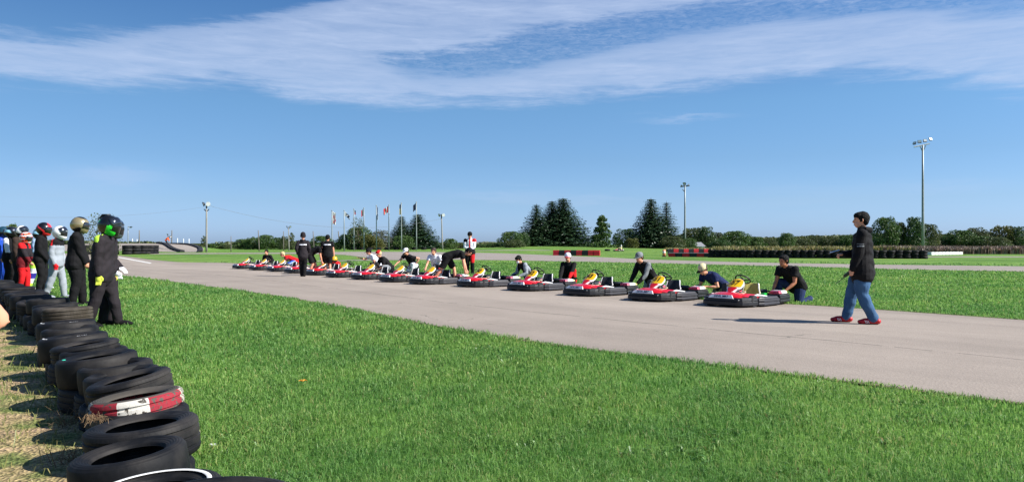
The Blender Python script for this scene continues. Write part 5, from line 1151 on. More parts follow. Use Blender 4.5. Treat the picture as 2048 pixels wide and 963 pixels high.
helper('person in black suit with pale green shoulder patch crouching between the two leftmost karts', 538, 537, 258, None, H=1.78, pose='squat', over=dict(p1=24, p2=34, pel=(-.04, 0, .14)), head=(0, 6), rh=Vector((.30, -.2, .42)), lh=Vector((.34, .2, .42)), top=BLACK, topmats=[BLACK, mat('cloth_mint', srgb(130, 205, 180), .8)], topfn=lambda c: np.where((c[:, 1] > .08) & (c[:, 2] > .80), 1, 0), legs=CHAR, shoes=BLACK, hair=HAIR, vox=.014)
# far kart driver and the marshal on the mound
kf = copy_kart(); p = G(1237, 502.2); kf.location = p+Vector((0, 0, .01)); kf.rotation_euler = (0, 0, R(-150)); tag(kf, 'distant dark kart driving on the far grass edge before the spruces', 'kart', 'karts driving far away')
person('driver seated in the distant kart wearing a white helmet and pale top', p+Vector((.45, .2, .05)), R(-150), 1.80, 'sit', dict(p1=-14, p2=0), (0, 0), lh=Vector((.42, .12, .55)), rh=Vector((.42, -.12, .55)), top=CREAM, legs=BLACK, shoes=BLACK, helmet=hwhite, vox=.018)
p = Vector(((334-CU)/F*139, 139, 0)); p.z = Z(p.x, p.y)
person('marshal in orange vest bending on the crest of the paved mound', p, R(0), 1.75, 'bend', dict(p1=30, p2=44), (0, 20), lh=Vector((.5, .1, .8)), rh=Vector((.5, -.1, .7)), top=ORANGE, legs=CHAR, shoes=BLACK, hair=HAIR, vox=.02)
# ================================================================ poles, flags, wires
def pole_at(name, u, vt, vb, label, wpx, m, Y=None, lean=0, cat='pole', group=None):
    p = G(u, vb) if Y is None else Vector(((u-CU)/F*Y, Y, 0)); 
    if Y is not None: p.z = Z(p.x, p.y)
    h = CAMZ-(vt-HV)/F*p.y-p.z; r = wpx/2/F*p.y
    e = empty(name, p); tag(e, label, cat, group); top = Vector((lean*h, 0, h))
    MB().tube([(0, 0, -.2), top*.33, top*.66, top], [r*1.15, r*1.05, r*.9, r*.75], 10).build('pole', m, e, True); return e, top, r
def flood(e, pos, yaw, s, m=DARKM, tilt=35, round_=False):
    o = empty('lamp_head', pos, R(yaw)); o.parent = e
    b = MB(); Mx = Matrix.Rotation(R(tilt), 3, 'Y')
    if round_:
        b.lathe([(.001, -.25*s), (.22*s, -.22*s), (.34*s, -.05*s), (.42*s, .12*s), (.40*s, .14*s)], 16, M=Matrix.Rotation(R(90+tilt), 3, 'Y')); b.build('housing', m, o, True)
        MB().lathe([(.001, .13*s), (.39*s, .13*s)], 16, M=Matrix.Rotation(R(90+tilt), 3, 'Y')).build('lens', mat('lamp_lens', (.75, .77, .78), .15, spec=.8), o)
    else:
        b.box((0, 0, 0), (.22*s, .72*s, .58*s), M=Mx); b.box(Mx @ Vector((-.16*s, 0, 0)), (.14*s, .4*s, .36*s), M=Mx); b.tube([(0, -.38*s, 0), (0, -.38*s, -.35*s), (0, .38*s, -.35*s), (0, .38*s, 0)], .03*s, 6); b.build('housing', m, o)
        MB().box(Mx @ Vector((.115*s, 0, 0)), (.012*s, .64*s, .50*s), M=Mx).build('lens', mat('lamp_lens', (.75, .77, .78), .15, spec=.8), o)
    return o
LG = 'floodlight poles round the track'
e, top, r = pole_at('floodlight_pole', 1846, 290, 500, 'tallest floodlight pole with four lamps on a crossbar, at the right', 4.6, GALV, group=LG)
s = e.location.y/F; MB().tube([(-18*s, -.1, top.z-4*s), (14*s, .1, top.z+3*s)], 1.1*s, 8).build('crossbar', GALV, e)
for dx, dz, yw, ti in ((-17, 4, 200, -25), (-7, 7, 250, -10), (4, 9, 265, -10), (15, 12, 285, -20)): flood(e, Vector((dx*s, -.1, top.z+dz*s)), yw, 9*s, tilt=ti)
for dx in (-6, 6): MB().tube([(dx*s, 0, top.z-1*s), (0, 0, top.z-14*s)], .8*s, 6).build('brace', GALV, e)
e, top, r = pole_at('floodlight_pole', 1370, 370, 497, 'grey floodlight pole right of the two dark spruces, short crossbar', 3.6, GALV, group=LG)
s = e.location.y/F; MB().tube([(-9*s, 0, top.z-3*s), (9*s, 0, top.z-1*s)], 1.2*s, 6).build('crossbar', DARKM, e); flood(e, Vector((-1*s, 0, top.z+3*s)), 230, 8*s); flood(e, Vector((-7*s, 0, top.z-1*s)), 200, 5*s); flood(e, Vector((7*s, 0, top.z+.5*s)), 320, 5*s)
MB().tube([(-5*s, 0, top.z-8*s), (0, 0, top.z-14*s)], .8*s, 6).build('brace', DARKM, e)
e, top, r = pole_at('floodlight_pole', 413, 406, 503, 'thick concrete floodlight pole with two round lamps beside the paved mound', 3.6, CONC, group=LG, Y=128)
s = e.location.y/F; PL = e.location+top
flood(e, Vector((-5*s, -.2, top.z-2*s)), 205, 11*s, tilt=20, round_=True); flood(e, Vector((4.5*s, -.3, top.z-2*s)), 285, 11*s, m=mat('lamp_white', srgb(214, 216, 216), .4), tilt=10, round_=True)
MB().tube([(0, 0, top.z-10*s), (0, 0, top.z)], 1.6*s, 8).build('neck', DARKM, e)
for dx in (-5, 5): MB().tube([(0, 0, top.z-17*s), (dx*s, 0, top.z-12*s)], .9*s, 6).build('bracket', DARKM, e)
e, top, r = pole_at('floodlight_pole', 885, 428, 499, 'slim floodlight pole with two round lamps right of the flagpoles', 2.6, CONC, group=LG, lean=-.03)
s = e.location.y/F; PR = e.location+top
flood(e, top+Vector((-4*s, -.2, -2*s)), 205, 8*s, tilt=20, round_=True); flood(e, top+Vector((4*s, -.3, -2*s)), 285, 8*s, m=mat('lamp_white', srgb(214, 216, 216), .4), tilt=10, round_=True)
MB().tube([top-Vector((0, 0, 10*s)), top], 1.2*s, 8).build('neck', DARKM, e)
e, top, r = pole_at('floodlight_pole', 578, 453, 501, 'small leaning lamp pole with two lamp heads above the bushes', 2.0, CONC, group=LG, lean=-.02)
s = e.location.y/F
for dx, yw in ((-3.5, 200), (3.5, 300)): flood(e, top+Vector((dx*s, 0, 0)), yw, 5*s); MB().tube([top-Vector((0, 0, 5*s)), top+Vector((dx*s, 0, -1*s))], .5*s, 6).build('bracket', DARKM, e)
e, top, r = pole_at('street_lamp', 256, 452, 500, 'single arm street lamp behind the raised visor helmet', 1.8, GALV)
s = e.location.y/F; MB().tube([(0, 0, top.z-1*s), (4*s, 0, top.z-1.5*s)], .6*s, 6).build('arm', GALV, e); flood(e, Vector((6*s, 0, top.z-2*s)), 0, 6*s, tilt=70)
for i, (u, vt, vb, w, ln, lb) in enumerate([(278.5, 460, 497, 2.2, 0, 'bare wooden post behind the tyre wall by the mound'), (343, 460, 499, 2.2, .02, 'bare wooden post behind the orange vested marshal'), (462, 472, 501, 1.6, 0, 'thin bare post left of the bushes'), (518.5, 460, 502, 2.0, -.05, 'bare wooden post standing in the middle of the bushes'), (567, 462, 501, 1.6, 0, 'bare post just left of the small leaning lamp pole'), (628, 462, 500, 1.8, -.05, 'bare post between the two standing men'), (680, 462, 497, 2.2, -.1, 'leaning dark post between the two leftmost flagpoles')]):
    pole_at('wooden_post', u, vt, vb, lb, w, WOODP, lean=ln, Y={278.5: 168, 343: 166, 462: 130}.get(u), cat='post', group='bare posts along the far fence line')
for (u, vt) in ((355, 476), (367, 477), (378, 477), (265, 477), (274, 478)):
    pole_at('mast', u, vt, 499, 'faint thin white mast far away on the left skyline', 1.6, mat('white_mast', (.7, .72, .75), .5), Y=330, cat='mast', group='thin white masts on the left skyline')
# floodlight fitting on a post behind the marshal
e, top, r = pole_at('signal_light', 338, 472, 497, 'dark double signal light on a short post above the marshal', 1.6, GALV, Y=142); s = e.location.y/F
flood(e, top+Vector((-3*s, 0, 3*s)), 210, 6*s); flood(e, top+Vector((3*s, 0, -1*s)), 330, 6*s)
# wires
def wire(a, b, sag, label, r=.03):
    pts = [a.lerp(b, t)-Vector((0, 0, sag*4*t*(1-t))) for t in np.linspace(0, 1, 25)]; o = MB().tube(pts, r, 5).build('wire', mat('wire', (.12, .13, .14), .5)); tag(o, label, 'wire')
wire(PL-Vector((0, 0, .3)), PR-Vector((0, 0, 1.0)), 2.9, 'thin wire sagging from the thick left pole to the pole right of the flagpoles', .022)
wire(PL-Vector((0, 0, .6)), at(-160, 423, 90), 1.2, 'thin wire running left from the thick left pole', .012)
# flags
FB = {'w': mat('flag_white', srgb(230, 228, 226), .8, trans=.3), 'r': mat('flag_red', srgb(206, 34, 44), .8, trans=.3), 'n': mat('flag_navy', srgb(34, 44, 84), .8, trans=.3), 'y': mat('flag_yellow', srgb(206, 178, 50), .8, trans=.3), 'g': mat('flag_green', srgb(34, 92, 60), .8, trans=.3), 'k': mat('flag_dark', srgb(40, 50, 56), .8, trans=.3), 'b': mat('flag_blue', srgb(70, 100, 160), .8, trans=.3)}
def flag(e, top, w, h, pat, side, droop, label):
    keys = sorted(set(pat(a/13, b/9) for a in range(14) for b in range(10))); mats = [FB[k] for k in keys]; nu, nv = 28, 18; V = []; Fc = []; mi = []
    for j in range(nv+1):
        for i in range(nu+1):
            s_ = i/nu; t = j/nv; V.append((side*w*s_*(1-.35*droop), .10*w*math.sin(s_*11+t*2)*s_, -h*t-droop*w*s_*(.8+.2*s_)+.03*h*math.sin(s_*9+t*4)))
    for j in range(nv):
        for i in range(nu): a = j*(nu+1)+i; Fc.append((a, a+1, a+nu+2, a+nu+1)); mi.append(keys.index(pat((i+.5)/nu, (j+.5)/nv)))
    mb = MB(); mb.v = V; mb.f = Fc; mb.m = mi; o = mb.build('flag', mats, e, True); o.location = top; o.data.materials and None; o['label'] = label
    sol = o.modifiers.new('s', 'SOLIDIFY'); sol.thickness = .02; return o
FG = 'flagpoles in the row before the spruces'
def leaf(s, t):
    x = abs(s-.5)*2.2; y = t-.5
    return 'r' if (s < .27 or s > .73) or (x < .17 and -.28 < y < .22) or (x < .34 and -.08 < y < .06) else 'w'
specs = [(664, 421, 502, 1, lambda s, t: 'w' if s < .25 or t < .2 else ('r' if (int(s*6)+int(t*4)) % 2 else 'w'), 1, .35, 7.5, 24, 'leftmost flagpole with a limp white and red flag'),
 (688.5, 421, 502, 1, lambda s, t: 'w' if s < .35 else ('n' if (s+t*.8) % .5 < .34 else 'w'), 1, .65, 13, 8, 'second flagpole from the left with a navy and white flag'),
 (708, 418, 500, 1, lambda s, t: 'k' if t < .4 else 'r', 1, .5, 3, 8, 'third flagpole from the left with a scrap of flag at the top'),
 (728, 416, 500, 1, lambda s, t: 'g' if s < .34 else ('w' if s < .6 else 'r'), -1, .6, 5, 13, 'fourth flagpole from the left with a furled green, white and red flag'),
 (753, 411, 500, 1, lambda s, t: 'b' if s < .6 else 'w', 1, .5, 2.6, 26, 'fifth flagpole from the left with a tightly hanging blue flag'),
 (778, 410, 500, 1, leaf, -1, .55, 11.5, 12, 'sixth flagpole with the red and white maple leaf flag'),
 (803, 406, 500, 1, lambda s, t: 'k' if t < .4 else 'y', -1, .6, 3.2, 20, 'seventh flagpole with a furled yellow and dark flag before the spruce'),
 (833, 404, 500, 1, lambda s, t: 'k' if (int(s*5)+int(t*5)) % 2 else 'n', -1, .7, 7, 13, 'rightmost flagpole with a dark ragged flag before the spruce')]
for (u, vt, vb, _, pat, side, droop, w, h, lb) in specs:
    e, top, r = pole_at('flagpole', u, vt, vb, lb, 2.0, GALV, cat='flagpole', group=FG, lean=-.004); s = e.location.y/F
    MB().ball(top, 1.3*s, 10, 8).build('finial', GALV, e, True); flag(e, top+Vector((side*1.2*s, 0, -2*s)), w*s, h*s, pat, side, droop, 'flag')
for c in bpy.data.objects:
    if c.name.startswith('flag') and c.get('label') == 'flag': del c['label']
# small house roof
p = Vector(((1391-CU)/F*215, 215, Z(56, 215)-1.2)); e = empty('house', p, R(20)); tag(e, 'small pale house with a light grey gable roof among the trees behind the barriers', 'house')
MB().box((0, 0, .9), (3.4, 4, 2.0)).build('wall', mat('house_wall', srgb(186, 180, 170), .8), e)
rf = MB().add([(-1.9, -2.4, 1.9), (1.9, -2.4, 1.9), (1.9, 0, 3.1), (-1.9, 0, 3.1), (-1.9, 2.4, 1.9), (1.9, 2.4, 1.9)], [(0, 1, 2, 3), (3, 2, 5, 4), (0, 3, 4), (1, 5, 2), (0, 4, 5, 1)]); rf.build('roof', mat('house_roof', srgb(120, 122, 126), .7), e)
MB().box((-1, -2.01, 1.2), (.9, .06, 1.0)).build('window', VISOR, e); MB().box((1.1, -2.01, .95), (.9, .06, 1.9)).build('door', WHITE, e)

# ================================================================ trees
def leafm(name, a, b, c, trans=.25): return grass_mat(name, a, b, c, trans, dry=c)
LEAF = {'dark': leafm('leaf_dark', (.026, .06, .02), (.05, .10, .030), (.09, .15, .045)), 'mid': leafm('leaf_mid', (.038, .078, .022), (.07, .125, .032), (.12, .19, .055)),
        'yel': leafm('leaf_yellowish', (.06, .075, .02), (.11, .12, .03), (.19, .18, .05)), 'grey': leafm('leaf_greyish', (.06, .07, .05), (.11, .12, .085), (.18, .19, .15)),
        'olive': leafm('leaf_olive', (.05, .075, .03), (.09, .115, .045), (.15, .165, .07)), 'spruce': leafm('needles', (.014, .036, .018), (.026, .058, .026), (.052, .092, .038), .1)}
BARK = mat('bark', srgb(74, 64, 54), .9, var=.2, scale=6, bump=.5)
def quads(C, D, sz, asp=1.0, jit=.6):
    """leaf cards at C facing roughly D"""
    n = len(C); Nn = D+NR.normal(0, jit, (n, 3)); Nn /= np.linalg.norm(Nn, axis=1)[:, None]
    A = np.cross(Nn, NR.normal(0, 1, (n, 3))); A /= np.linalg.norm(A, axis=1)[:, None]; B = np.cross(Nn, A); s = (sz*NR.uniform(.5, 1.3, n))[:, None]
    V = np.stack([C-A*s-B*s*asp*.35, C+A*s*.2-B*s*asp, C+A*s+B*s*asp*.3, C-A*s*.1+B*s*asp], 1); return V
def build_leaves(name, V, m):
    n = len(V); f = np.arange(n*4).reshape(n, 4); me_o = mesh_np(name, V.reshape(-1, 3), f, m); me = me_o.data; COL.objects.unlink(me_o); bpy.data.objects.remove(me_o); return me
def broad(seed, W, nb, n, shape, leaf_, m, bottom=.12):
    r_ = np.random.default_rng(seed); cs = []
    for i in range(nb):
        z = bottom+(.93-bottom)*(i+.5)/nb; k = shape(z); a = i*2.4+r_.uniform(-.4, .4); rr = W/2*k*np.sqrt(r_.uniform(.15, .85)); br = (.10+.10*k)*r_.uniform(.75, 1.25)*min(1, W*1.1)
        cs.append((rr*np.cos(a), rr*np.sin(a), min(z, .97-br*.8)-r_.uniform(0, .10), br))
    cs = np.array(cs); idx = r_.choice(len(cs), n, p=cs[:, 3]**2/np.sum(cs[:, 3]**2)); D = r_.normal(0, 1, (n, 3)); D[:, 2] += .25; D /= np.linalg.norm(D, axis=1)[:, None]
    rad = cs[idx, 3]*(.55+.5*r_.uniform(0, 1, n)**.6); C = cs[idx, :3]+D*rad[:, None]*np.array([1.1, 1.1, .8]); C = C[(C[:, 2] > .0) & (C[:, 2] < 1.0)]; D = D[:len(C)]
    V = quads(C, D, leaf_, 1, .7); crown = build_leaves('crown', V, m)
    t = MB(); t.tube([(0, 0, -.02), (.004, .003, .2), (-.006, .004, .45), (0, 0, .75)], [.022, .018, .012, .004], 8)
    for c in cs[::2]:
        z0 = max(.12, c[2]*.55); t.tube([(0, 0, z0), (c[0]*.5, c[1]*.5, (z0+c[2])*.52), (c[0], c[1], c[2])], [.010, .006, .002], 5)
    return crown, t.mesh('trunk', BARK)
def spruce(seed, W, nlev=30, dens=1.0, m=None, peaky=.9):
    r_ = np.random.default_rng(seed); C = []; D = []; S = []; t = MB(); t.tube([(0, 0, -.02), (0, 0, .5), (0, 0, .985)], [.018, .010, .0015], 8)
    for i in range(nlev):
        z = .03+.95*(i/nlev)**1.02; Rl = W/2*(1-z)**peaky*(1 if z > .1 else .9)+.005
        nb = int((24-15*z)*dens)
        for b in range(nb):
            a = 2*PI*(b+r_.uniform(-.3, .3))/nb+i*1.3; L = Rl*r_.uniform(.72, 1.12); st = max(4, int(L/.022)); pts = []
            for s_ in range(st):
                q = (s_+.6)/st; rr = L*q; zz = z-.24*L*q+.20*L*q*q*q-.01*r_.uniform(); pts.append((rr*np.cos(a), rr*np.sin(a), zz))
                wd = .030*(1-q*.25)*(1+W)
                for u in range(4): C.append((rr*np.cos(a)+r_.normal(0, wd*.45), rr*np.sin(a)+r_.normal(0, wd*.45), zz-abs(r_.normal(0, .006))-.004)); D.append((np.cos(a)*.3, np.sin(a)*.3, .8)); S.append(.0165*(1-.15*q)*(.62+.68*(1-z)))
            if b % 3 == 0: t.tube([(0, 0, z), pts[len(pts)//2], pts[-1]], [.004, .0025, .001], 4)
    C = np.array(C); V = quads(C, np.array(D), np.array(S), .55, .45); return build_leaves('crown', V, m or LEAF['spruce']), t.mesh('trunk', BARK)
dome = lambda z: math.sqrt(max(0.03, 1-((z-.40)/.59)**2)); egg = lambda z: max(.15, math.sin(PI*min(1, (1-z)*.62+.12))); cone_ = lambda z: max(.12, 1.05-z)
TR = {}
for k_, (sd_, W, nb, n, sh, lf, m) in {'b_mid': (1, 1.0, 26, 6500, dome, .022, 'mid'), 'b_dark': (2, 1.1, 28, 6500, dome, .022, 'dark'), 'b_olive': (3, 1.15, 26, 6500, dome, .022, 'olive'), 'b_yel': (4, 1.0, 22, 5000, dome, .024, 'yel'),
      'b_wide': (5, 1.7, 40, 8000, dome, .026, 'mid'), 'b_wolive': (6, 1.7, 40, 8000, dome, .026, 'olive'), 'b_poplar': (7, .55, 30, 7000, cone_, .016, 'mid'), 'b_grey': (8, .8, 22, 3400, egg, .018, 'grey'), 'b_thin': (9, .75, 26, 1500, egg, .016, 'olive'), 'b_tall': (10, .5, 18, 3000, dome, .02, 'olive')}.items():
    TR[k_] = broad(sd_, W, nb, n, sh, lf, LEAF[m], .04 if k_ in ('b_wide', 'b_wolive', 'b_tall', 'b_poplar') else .08)
TR['s_a'] = spruce(21, .62); TR['s_b'] = spruce(22, .75, 34, 1.2, peaky=.80); TR['s_c'] = spruce(23, .50, 28, .8)
WID = {'b_mid': 1.0, 'b_dark': 1.1, 'b_olive': 1.15, 'b_yel': 1.0, 'b_wide': 1.7, 'b_wolive': 1.7, 'b_poplar': .6, 'b_grey': .8, 'b_thin': .8, 'b_tall': .5, 's_a': .56, 's_b': .66, 's_c': .42}
def tree(kind, u, vt, wpx, Y, label, name='tree', cat='tree', group=None):
    x = (u-CU)/F*Y; z = Z(x, Y); h = CAMZ-(vt-HV)/F*Y-z; w = wpx/F*Y; e = empty(name, (x, Y, z), rng.uniform(0, 6)); tag(e, label, cat, group)
    for me, nm in zip(TR[kind], ('crown', 'trunk')):
        o = link(bpy.data.objects.new(nm, me), e); sx = w/WID[kind]; o.scale = (sx, sx, h)
    return e
SG = 'dark spruces in the far clumps'
tree('s_a', 1073, 405, 92, 212, 'narrower spruce with gaps between drooping branches, left of the largest spruce', 'spruce_tree', 'tree', SG)
tree('s_b', 1126, 392, 128, 216, 'largest dark spruce, behind the row of red and black blocks', 'spruce_tree', 'tree', SG)
tree('s_b', 1104, 398, 100, 220, 'second pointed top of the large spruce clump, left of the tallest', 'spruce_tree', 'tree', SG)
tree('s_b', 1302, 393, 104, 205, 'tall dark spruce just left of the grey floodlight pole', 'spruce_tree', 'tree', SG)
tree('s_c', 1333, 400, 70, 207, 'slimmer spruce touching the tall one on its right', 'spruce_tree', 'tree', SG)
tree('s_b', 803, 429, 66, 186, 'left spruce of the pair behind the flagpoles', 'spruce_tree', 'tree', SG)
tree('s_b', 836, 425, 100, 188, 'right spruce of the pair behind the flagpoles', 'spruce_tree', 'tree', SG)
tree('b_poplar', 1204, 422, 52, 200, 'pale green conical tree standing alone between the spruce clumps', 'poplar_tree')
L_ = [ # kind,u,vt,w,Y,name,label
 ('b_yel', 20, 447, 52, 120, 'yellow green tree above the helmets at the left edge'), ('b_mid', 26, 443, 20, 126, 'small green treetop rising from the yellow green tree on the left'), ('b_thin', 204, 420, 64, 62, 'sparse feathery tree behind the green helmeted racer'), ('b_mid', 103, 486, 26, 110, 'low green bush between the white and red helmeted racers'),
 ('b_wolive', 395, 485, 44, 210, 'low bush directly left of the thick pole foot'), ('b_wide', 432, 485, 46, 205, 'low bush directly right of the thick pole foot'), ('b_tall', 407, 469, 10, 200, 'narrow dark conifer shaped shrub left of the thick pole'), ('b_wolive', 462, 488, 46, 205, 'low dull bush around the thin bare post'),
 ('b_mid', 486, 476, 34, 190, 'rounded bush at the left end of the dense bushes'), ('b_wide', 508, 472, 40, 188, 'dense green bush left of the middle post'), ('b_mid', 532, 467, 36, 186, 'tallest of the dense green bushes, right of the middle post'), ('b_dark', 556, 473, 32, 188, 'dark bush left of the small leaning lamp pole'), ('b_tall', 582, 462, 13, 178, 'vine covered column beside the small leaning lamp pole'), ('b_olive', 568, 470, 18, 184, 'brownish shrub top near the small leaning lamp pole'), ('b_wolive', 600, 484, 40, 190, 'low bush behind the standing man in knit cap'),
 ('b_mid', 643, 469, 40, 182, 'green bush behind the standing man in shorts'), ('b_wolive', 622, 482, 34, 186, 'low bush between the two standing men'), ('b_dark', 668, 484, 30, 186, 'low dark bush behind the leftmost flagpole'), ('b_dark', 694, 466, 40, 180, 'dark green bushy tree behind the second flagpole'), ('b_thin', 716, 430, 36, 178, 'sparse pale treetop behind the third flagpole'), ('b_mid', 716, 449, 50, 180, 'large green tree behind the third and fourth flagpoles'), ('b_yel', 740, 466, 38, 176, 'yellow green bush behind the fifth flagpole'), ('b_grey', 762, 455, 44, 182, 'grey leaved tree between the fifth and sixth flagpoles'), ('b_yel', 752, 474, 30, 175, 'light olive bush at the foot of the fifth flagpole'),
 ('b_mid', 806, 468, 44, 172, 'light green bush in front of the pair of spruces'), ('b_wolive', 868, 484, 44, 190, 'low bush left of the slim floodlight pole'), ('b_mid', 902, 475, 26, 170, 'leafy shrub right of the slim floodlight pole'), ('b_wolive', 920, 484, 44, 185, 'low bush left of the racer in white suit'), ('b_wide', 962, 487, 34, 200, 'low bush right of the racer in white suit'), ('b_dark', 990, 485, 30, 200, 'small dark bush on the grassy rise'), ('b_mid', 1021, 460, 46, 195, 'rounded green tree left of the spruce clump'), ('b_dark', 1045, 462, 30, 202, 'small tree between the rounded tree and the spruces'), ('b_olive', 1028, 478, 42, 188, 'yellowish bush in front of the rounded tree'),
 ('b_dark', 1252, 455, 50, 225, 'dark rounded tree left of the tall spruce'), ('b_yel', 1264, 474, 26, 198, 'yellowish bush in front of the dark rounded tree'), ('b_olive', 1345, 470, 48, 198, 'olive bush at the foot of the slimmer spruce'), ('b_mid', 1378, 474, 30, 200, 'green bush at the foot of the grey floodlight pole')]
for k_, u, vt, w, Y, lb in L_: tree(k_, u, vt, w, Y, lb, 'bush' if 'bush' in lb or 'shrub' in lb else 'broadleaf_tree', 'bush' if 'bush' in lb or 'shrub' in lb else 'tree', 'bushes and trees left of the spruces' if u < 1040 else None)
RT = [('b_wolive', 1390, 452, 62, 240), ('b_dark', 1412, 450, 36, 236), ('b_olive', 1434, 462, 34, 244), ('b_mid', 1468, 459, 56, 230), ('b_wide', 1452, 472, 40, 236), ('b_mid', 1512, 471, 36, 250), ('b_wolive', 1540, 474, 46, 262), ('b_mid', 1574, 463, 30, 235), ('b_wolive', 1604, 474, 50, 262), ('b_olive', 1634, 469, 46, 270), ('b_wolive', 1664, 470, 52, 262), ('b_mid', 1698, 468, 46, 256), ('b_wide', 1728, 466, 50, 260),
      ('b_mid', 1770, 429, 46, 205), ('b_olive', 1796, 440, 40, 207), ('b_dark', 1828, 430, 46, 205), ('b_olive', 1856, 444, 44, 210), ('b_wolive', 1886, 464, 56, 225), ('b_mid', 1924, 457, 56, 218), ('b_olive', 1952, 452, 50, 222), ('b_wolive', 1984, 462, 40, 226), ('b_yel', 2006, 446, 40, 214), ('b_dark', 2036, 450, 40, 212), ('b_olive', 1994, 472, 50, 208), ('b_mid', 1962, 470, 50, 214), ('b_mid', 2075, 448, 50, 215), ('b_wolive', 2110, 462, 60, 225), ('b_wide', 1752, 474, 40, 230), ('b_wolive', 1842, 474, 60, 225), ('b_mid', 1810, 470, 50, 212), ('b_dark', 1440, 478, 40, 215)]
names = {'b_wolive': 'dull olive spreading tree', 'b_dark': 'dark green tree', 'b_olive': 'olive green tree', 'b_mid': 'fresh green tree', 'b_wide': 'low wide green tree', 'b_yel': 'yellow green tree'}
where = lambda u: 'right of the grey floodlight pole' if u < 1450 else ('behind the yellow weeds' if u < 1560 else ('left of the walking man' if u < 1705 else ('between walking man and tallest pole' if u < 1845 else ('just right of the tallest pole' if u < 1900 else ('behind the white blocks' if u < 1945 else 'at the right edge')))))
seen_ = {}
for k_, u, vt, w, Y in sorted(RT, key=lambda t: t[1]):
    q = (k_, where(u)); seen_[q] = seen_.get(q, 0)+1; n_ = sum(1 for t in RT if (t[0], where(t[1])) == q)
    tree(k_, u, vt, w, Y, names[k_]+' '+where(u)+('' if n_ == 1 else ', %s from left' % ('first', 'second', 'third', 'fourth', 'fifth')[seen_[q]-1]), 'broadleaf_tree', 'tree', 'distant trees along the right horizon')
# distant continuous woodland
def woodland(name, u0, u1, Yc, hh, m, n, label):
    X = (NR.uniform(u0, u1, n)-CU)/F*Yc; Yv = Yc+NR.uniform(0, 30, n); hgt = hh*(.7+.5*vnoise(X, Yv*0, .08, 3)+.15*vnoise(X, Yv, .5, 8)); z = zt(X, Yv)+hgt*np.sqrt(NR.uniform(0, 1, n)); C = np.c_[X, Yv, z]
    V = quads(C, np.tile([0, -.5, .6], (n, 1)), .55, 1, .7); me = build_leaves(name, V, m); o = link(bpy.data.objects.new(name, me)); tag(o, kind='stuff', label=label)
woodland('woodland', 1360, 2250, 300, 4.4, LEAF['olive'], 30000, 'continuous low distant woodland along the right horizon')
woodland('woodland', 430, 1060, 290, 1.8, LEAF['olive'], 9000, 'very low distant hedge line behind the flagpoles')
woodland('woodland', -300, 260, 270, 2.4, LEAF['olive'], 7000, 'low distant hedge line behind the waiting racers')
# ================================================================ small things on the grass
def litter(u, v, s, m, lb):
    p = G(u, v); b = MB()
    for i in range(5): b.ball((rng.uniform(-.5, .5)*s, rng.uniform(-.3, .3)*s, .3*s+rng.uniform(0, .2)*s), (.4*s, .3*s, .2*s), 7, 5)
    o = b.build('litter', m); o.location = p; tag(o, lb, 'litter')
litter(429, 893, .045, P_WHITE, 'crumpled white scrap on the grass beside the front tyres')
lf = MB()
for i in range(5):
    a = i*1.25; lf.add([(0, 0, .07), (.03*math.cos(a-.4), .03*math.sin(a-.4), .085), (.05*math.cos(a), .05*math.sin(a), .08), (.03*math.cos(a+.4), .03*math.sin(a+.4), .085)], [(0, 1, 2, 3)])
o = lf.build('fallen_leaf', mat('orange_leaf', srgb(220, 140, 40), .6)); o.location = G(606, 775); tag(o, 'small orange yellow leaf lying on the lawn', 'leaf')
# dry twig tuft on the tread tyre and twigs leaning on the row
TWG = mat('dry_twig', srgb(112, 90, 64), .85, var=.2)
tw = MB(); p = at(190, 836, 4.15)
for i in range(90):
    a = rng.uniform(0, 2*PI); L = rng.uniform(.015, .045); q = p+Vector((rng.gauss(0, .026), rng.gauss(0, .022), rng.gauss(0, .008))); tw.tube([q, q+Vector((math.cos(a)*L*.5, math.sin(a)*L*.5, rng.uniform(0, .02))), q+Vector((math.cos(a)*L, math.sin(a)*L, rng.uniform(-.03, .01)))], .0012, 3)
tag(tw.build('dry_weed_tuft', TWG), 'tuft of dry brown roots on the tread tyre before the painted one', 'dry weed')
for n_, (u, v, sd) in enumerate([(118, 812, 1), (140, 850, 2), (100, 775, 3), (140, 925, 4)]):
    q0 = G(u, v); b = MB(); rr = random.Random(sd)
    for i in range(26):
        a = rr.uniform(0, 2*PI); L = rr.uniform(.08, .26); e = rr.uniform(.2, 1.2); s0 = Vector((rr.gauss(0, .05), rr.gauss(0, .05), 0)); d = Vector((math.cos(a)*math.cos(e), math.sin(a)*math.cos(e), math.sin(e)))
        m1 = s0+d*L*.5+Vector((0, 0, .02)); m2 = s0+d*L+Vector((0, 0, -.02)); b.tube([s0, m1, m2], [.0025, .002, .001], 4)
        if i % 3 == 0: b.tube([m1, m1+Vector((rr.uniform(-.05, .05), rr.uniform(-.05, .05), .04))], .0012, 3)
    o = b.build('weed_plant', TWG if n_ % 2 else STR); o.location = q0; tag(o, ['spindly dry weed leaning beside the painted tyre', 'dry stalks beside the tread tyre', 'short green weed in the shade of the row', 'dry grass tuft beside the smooth tyre at the front'][n_], 'weed')
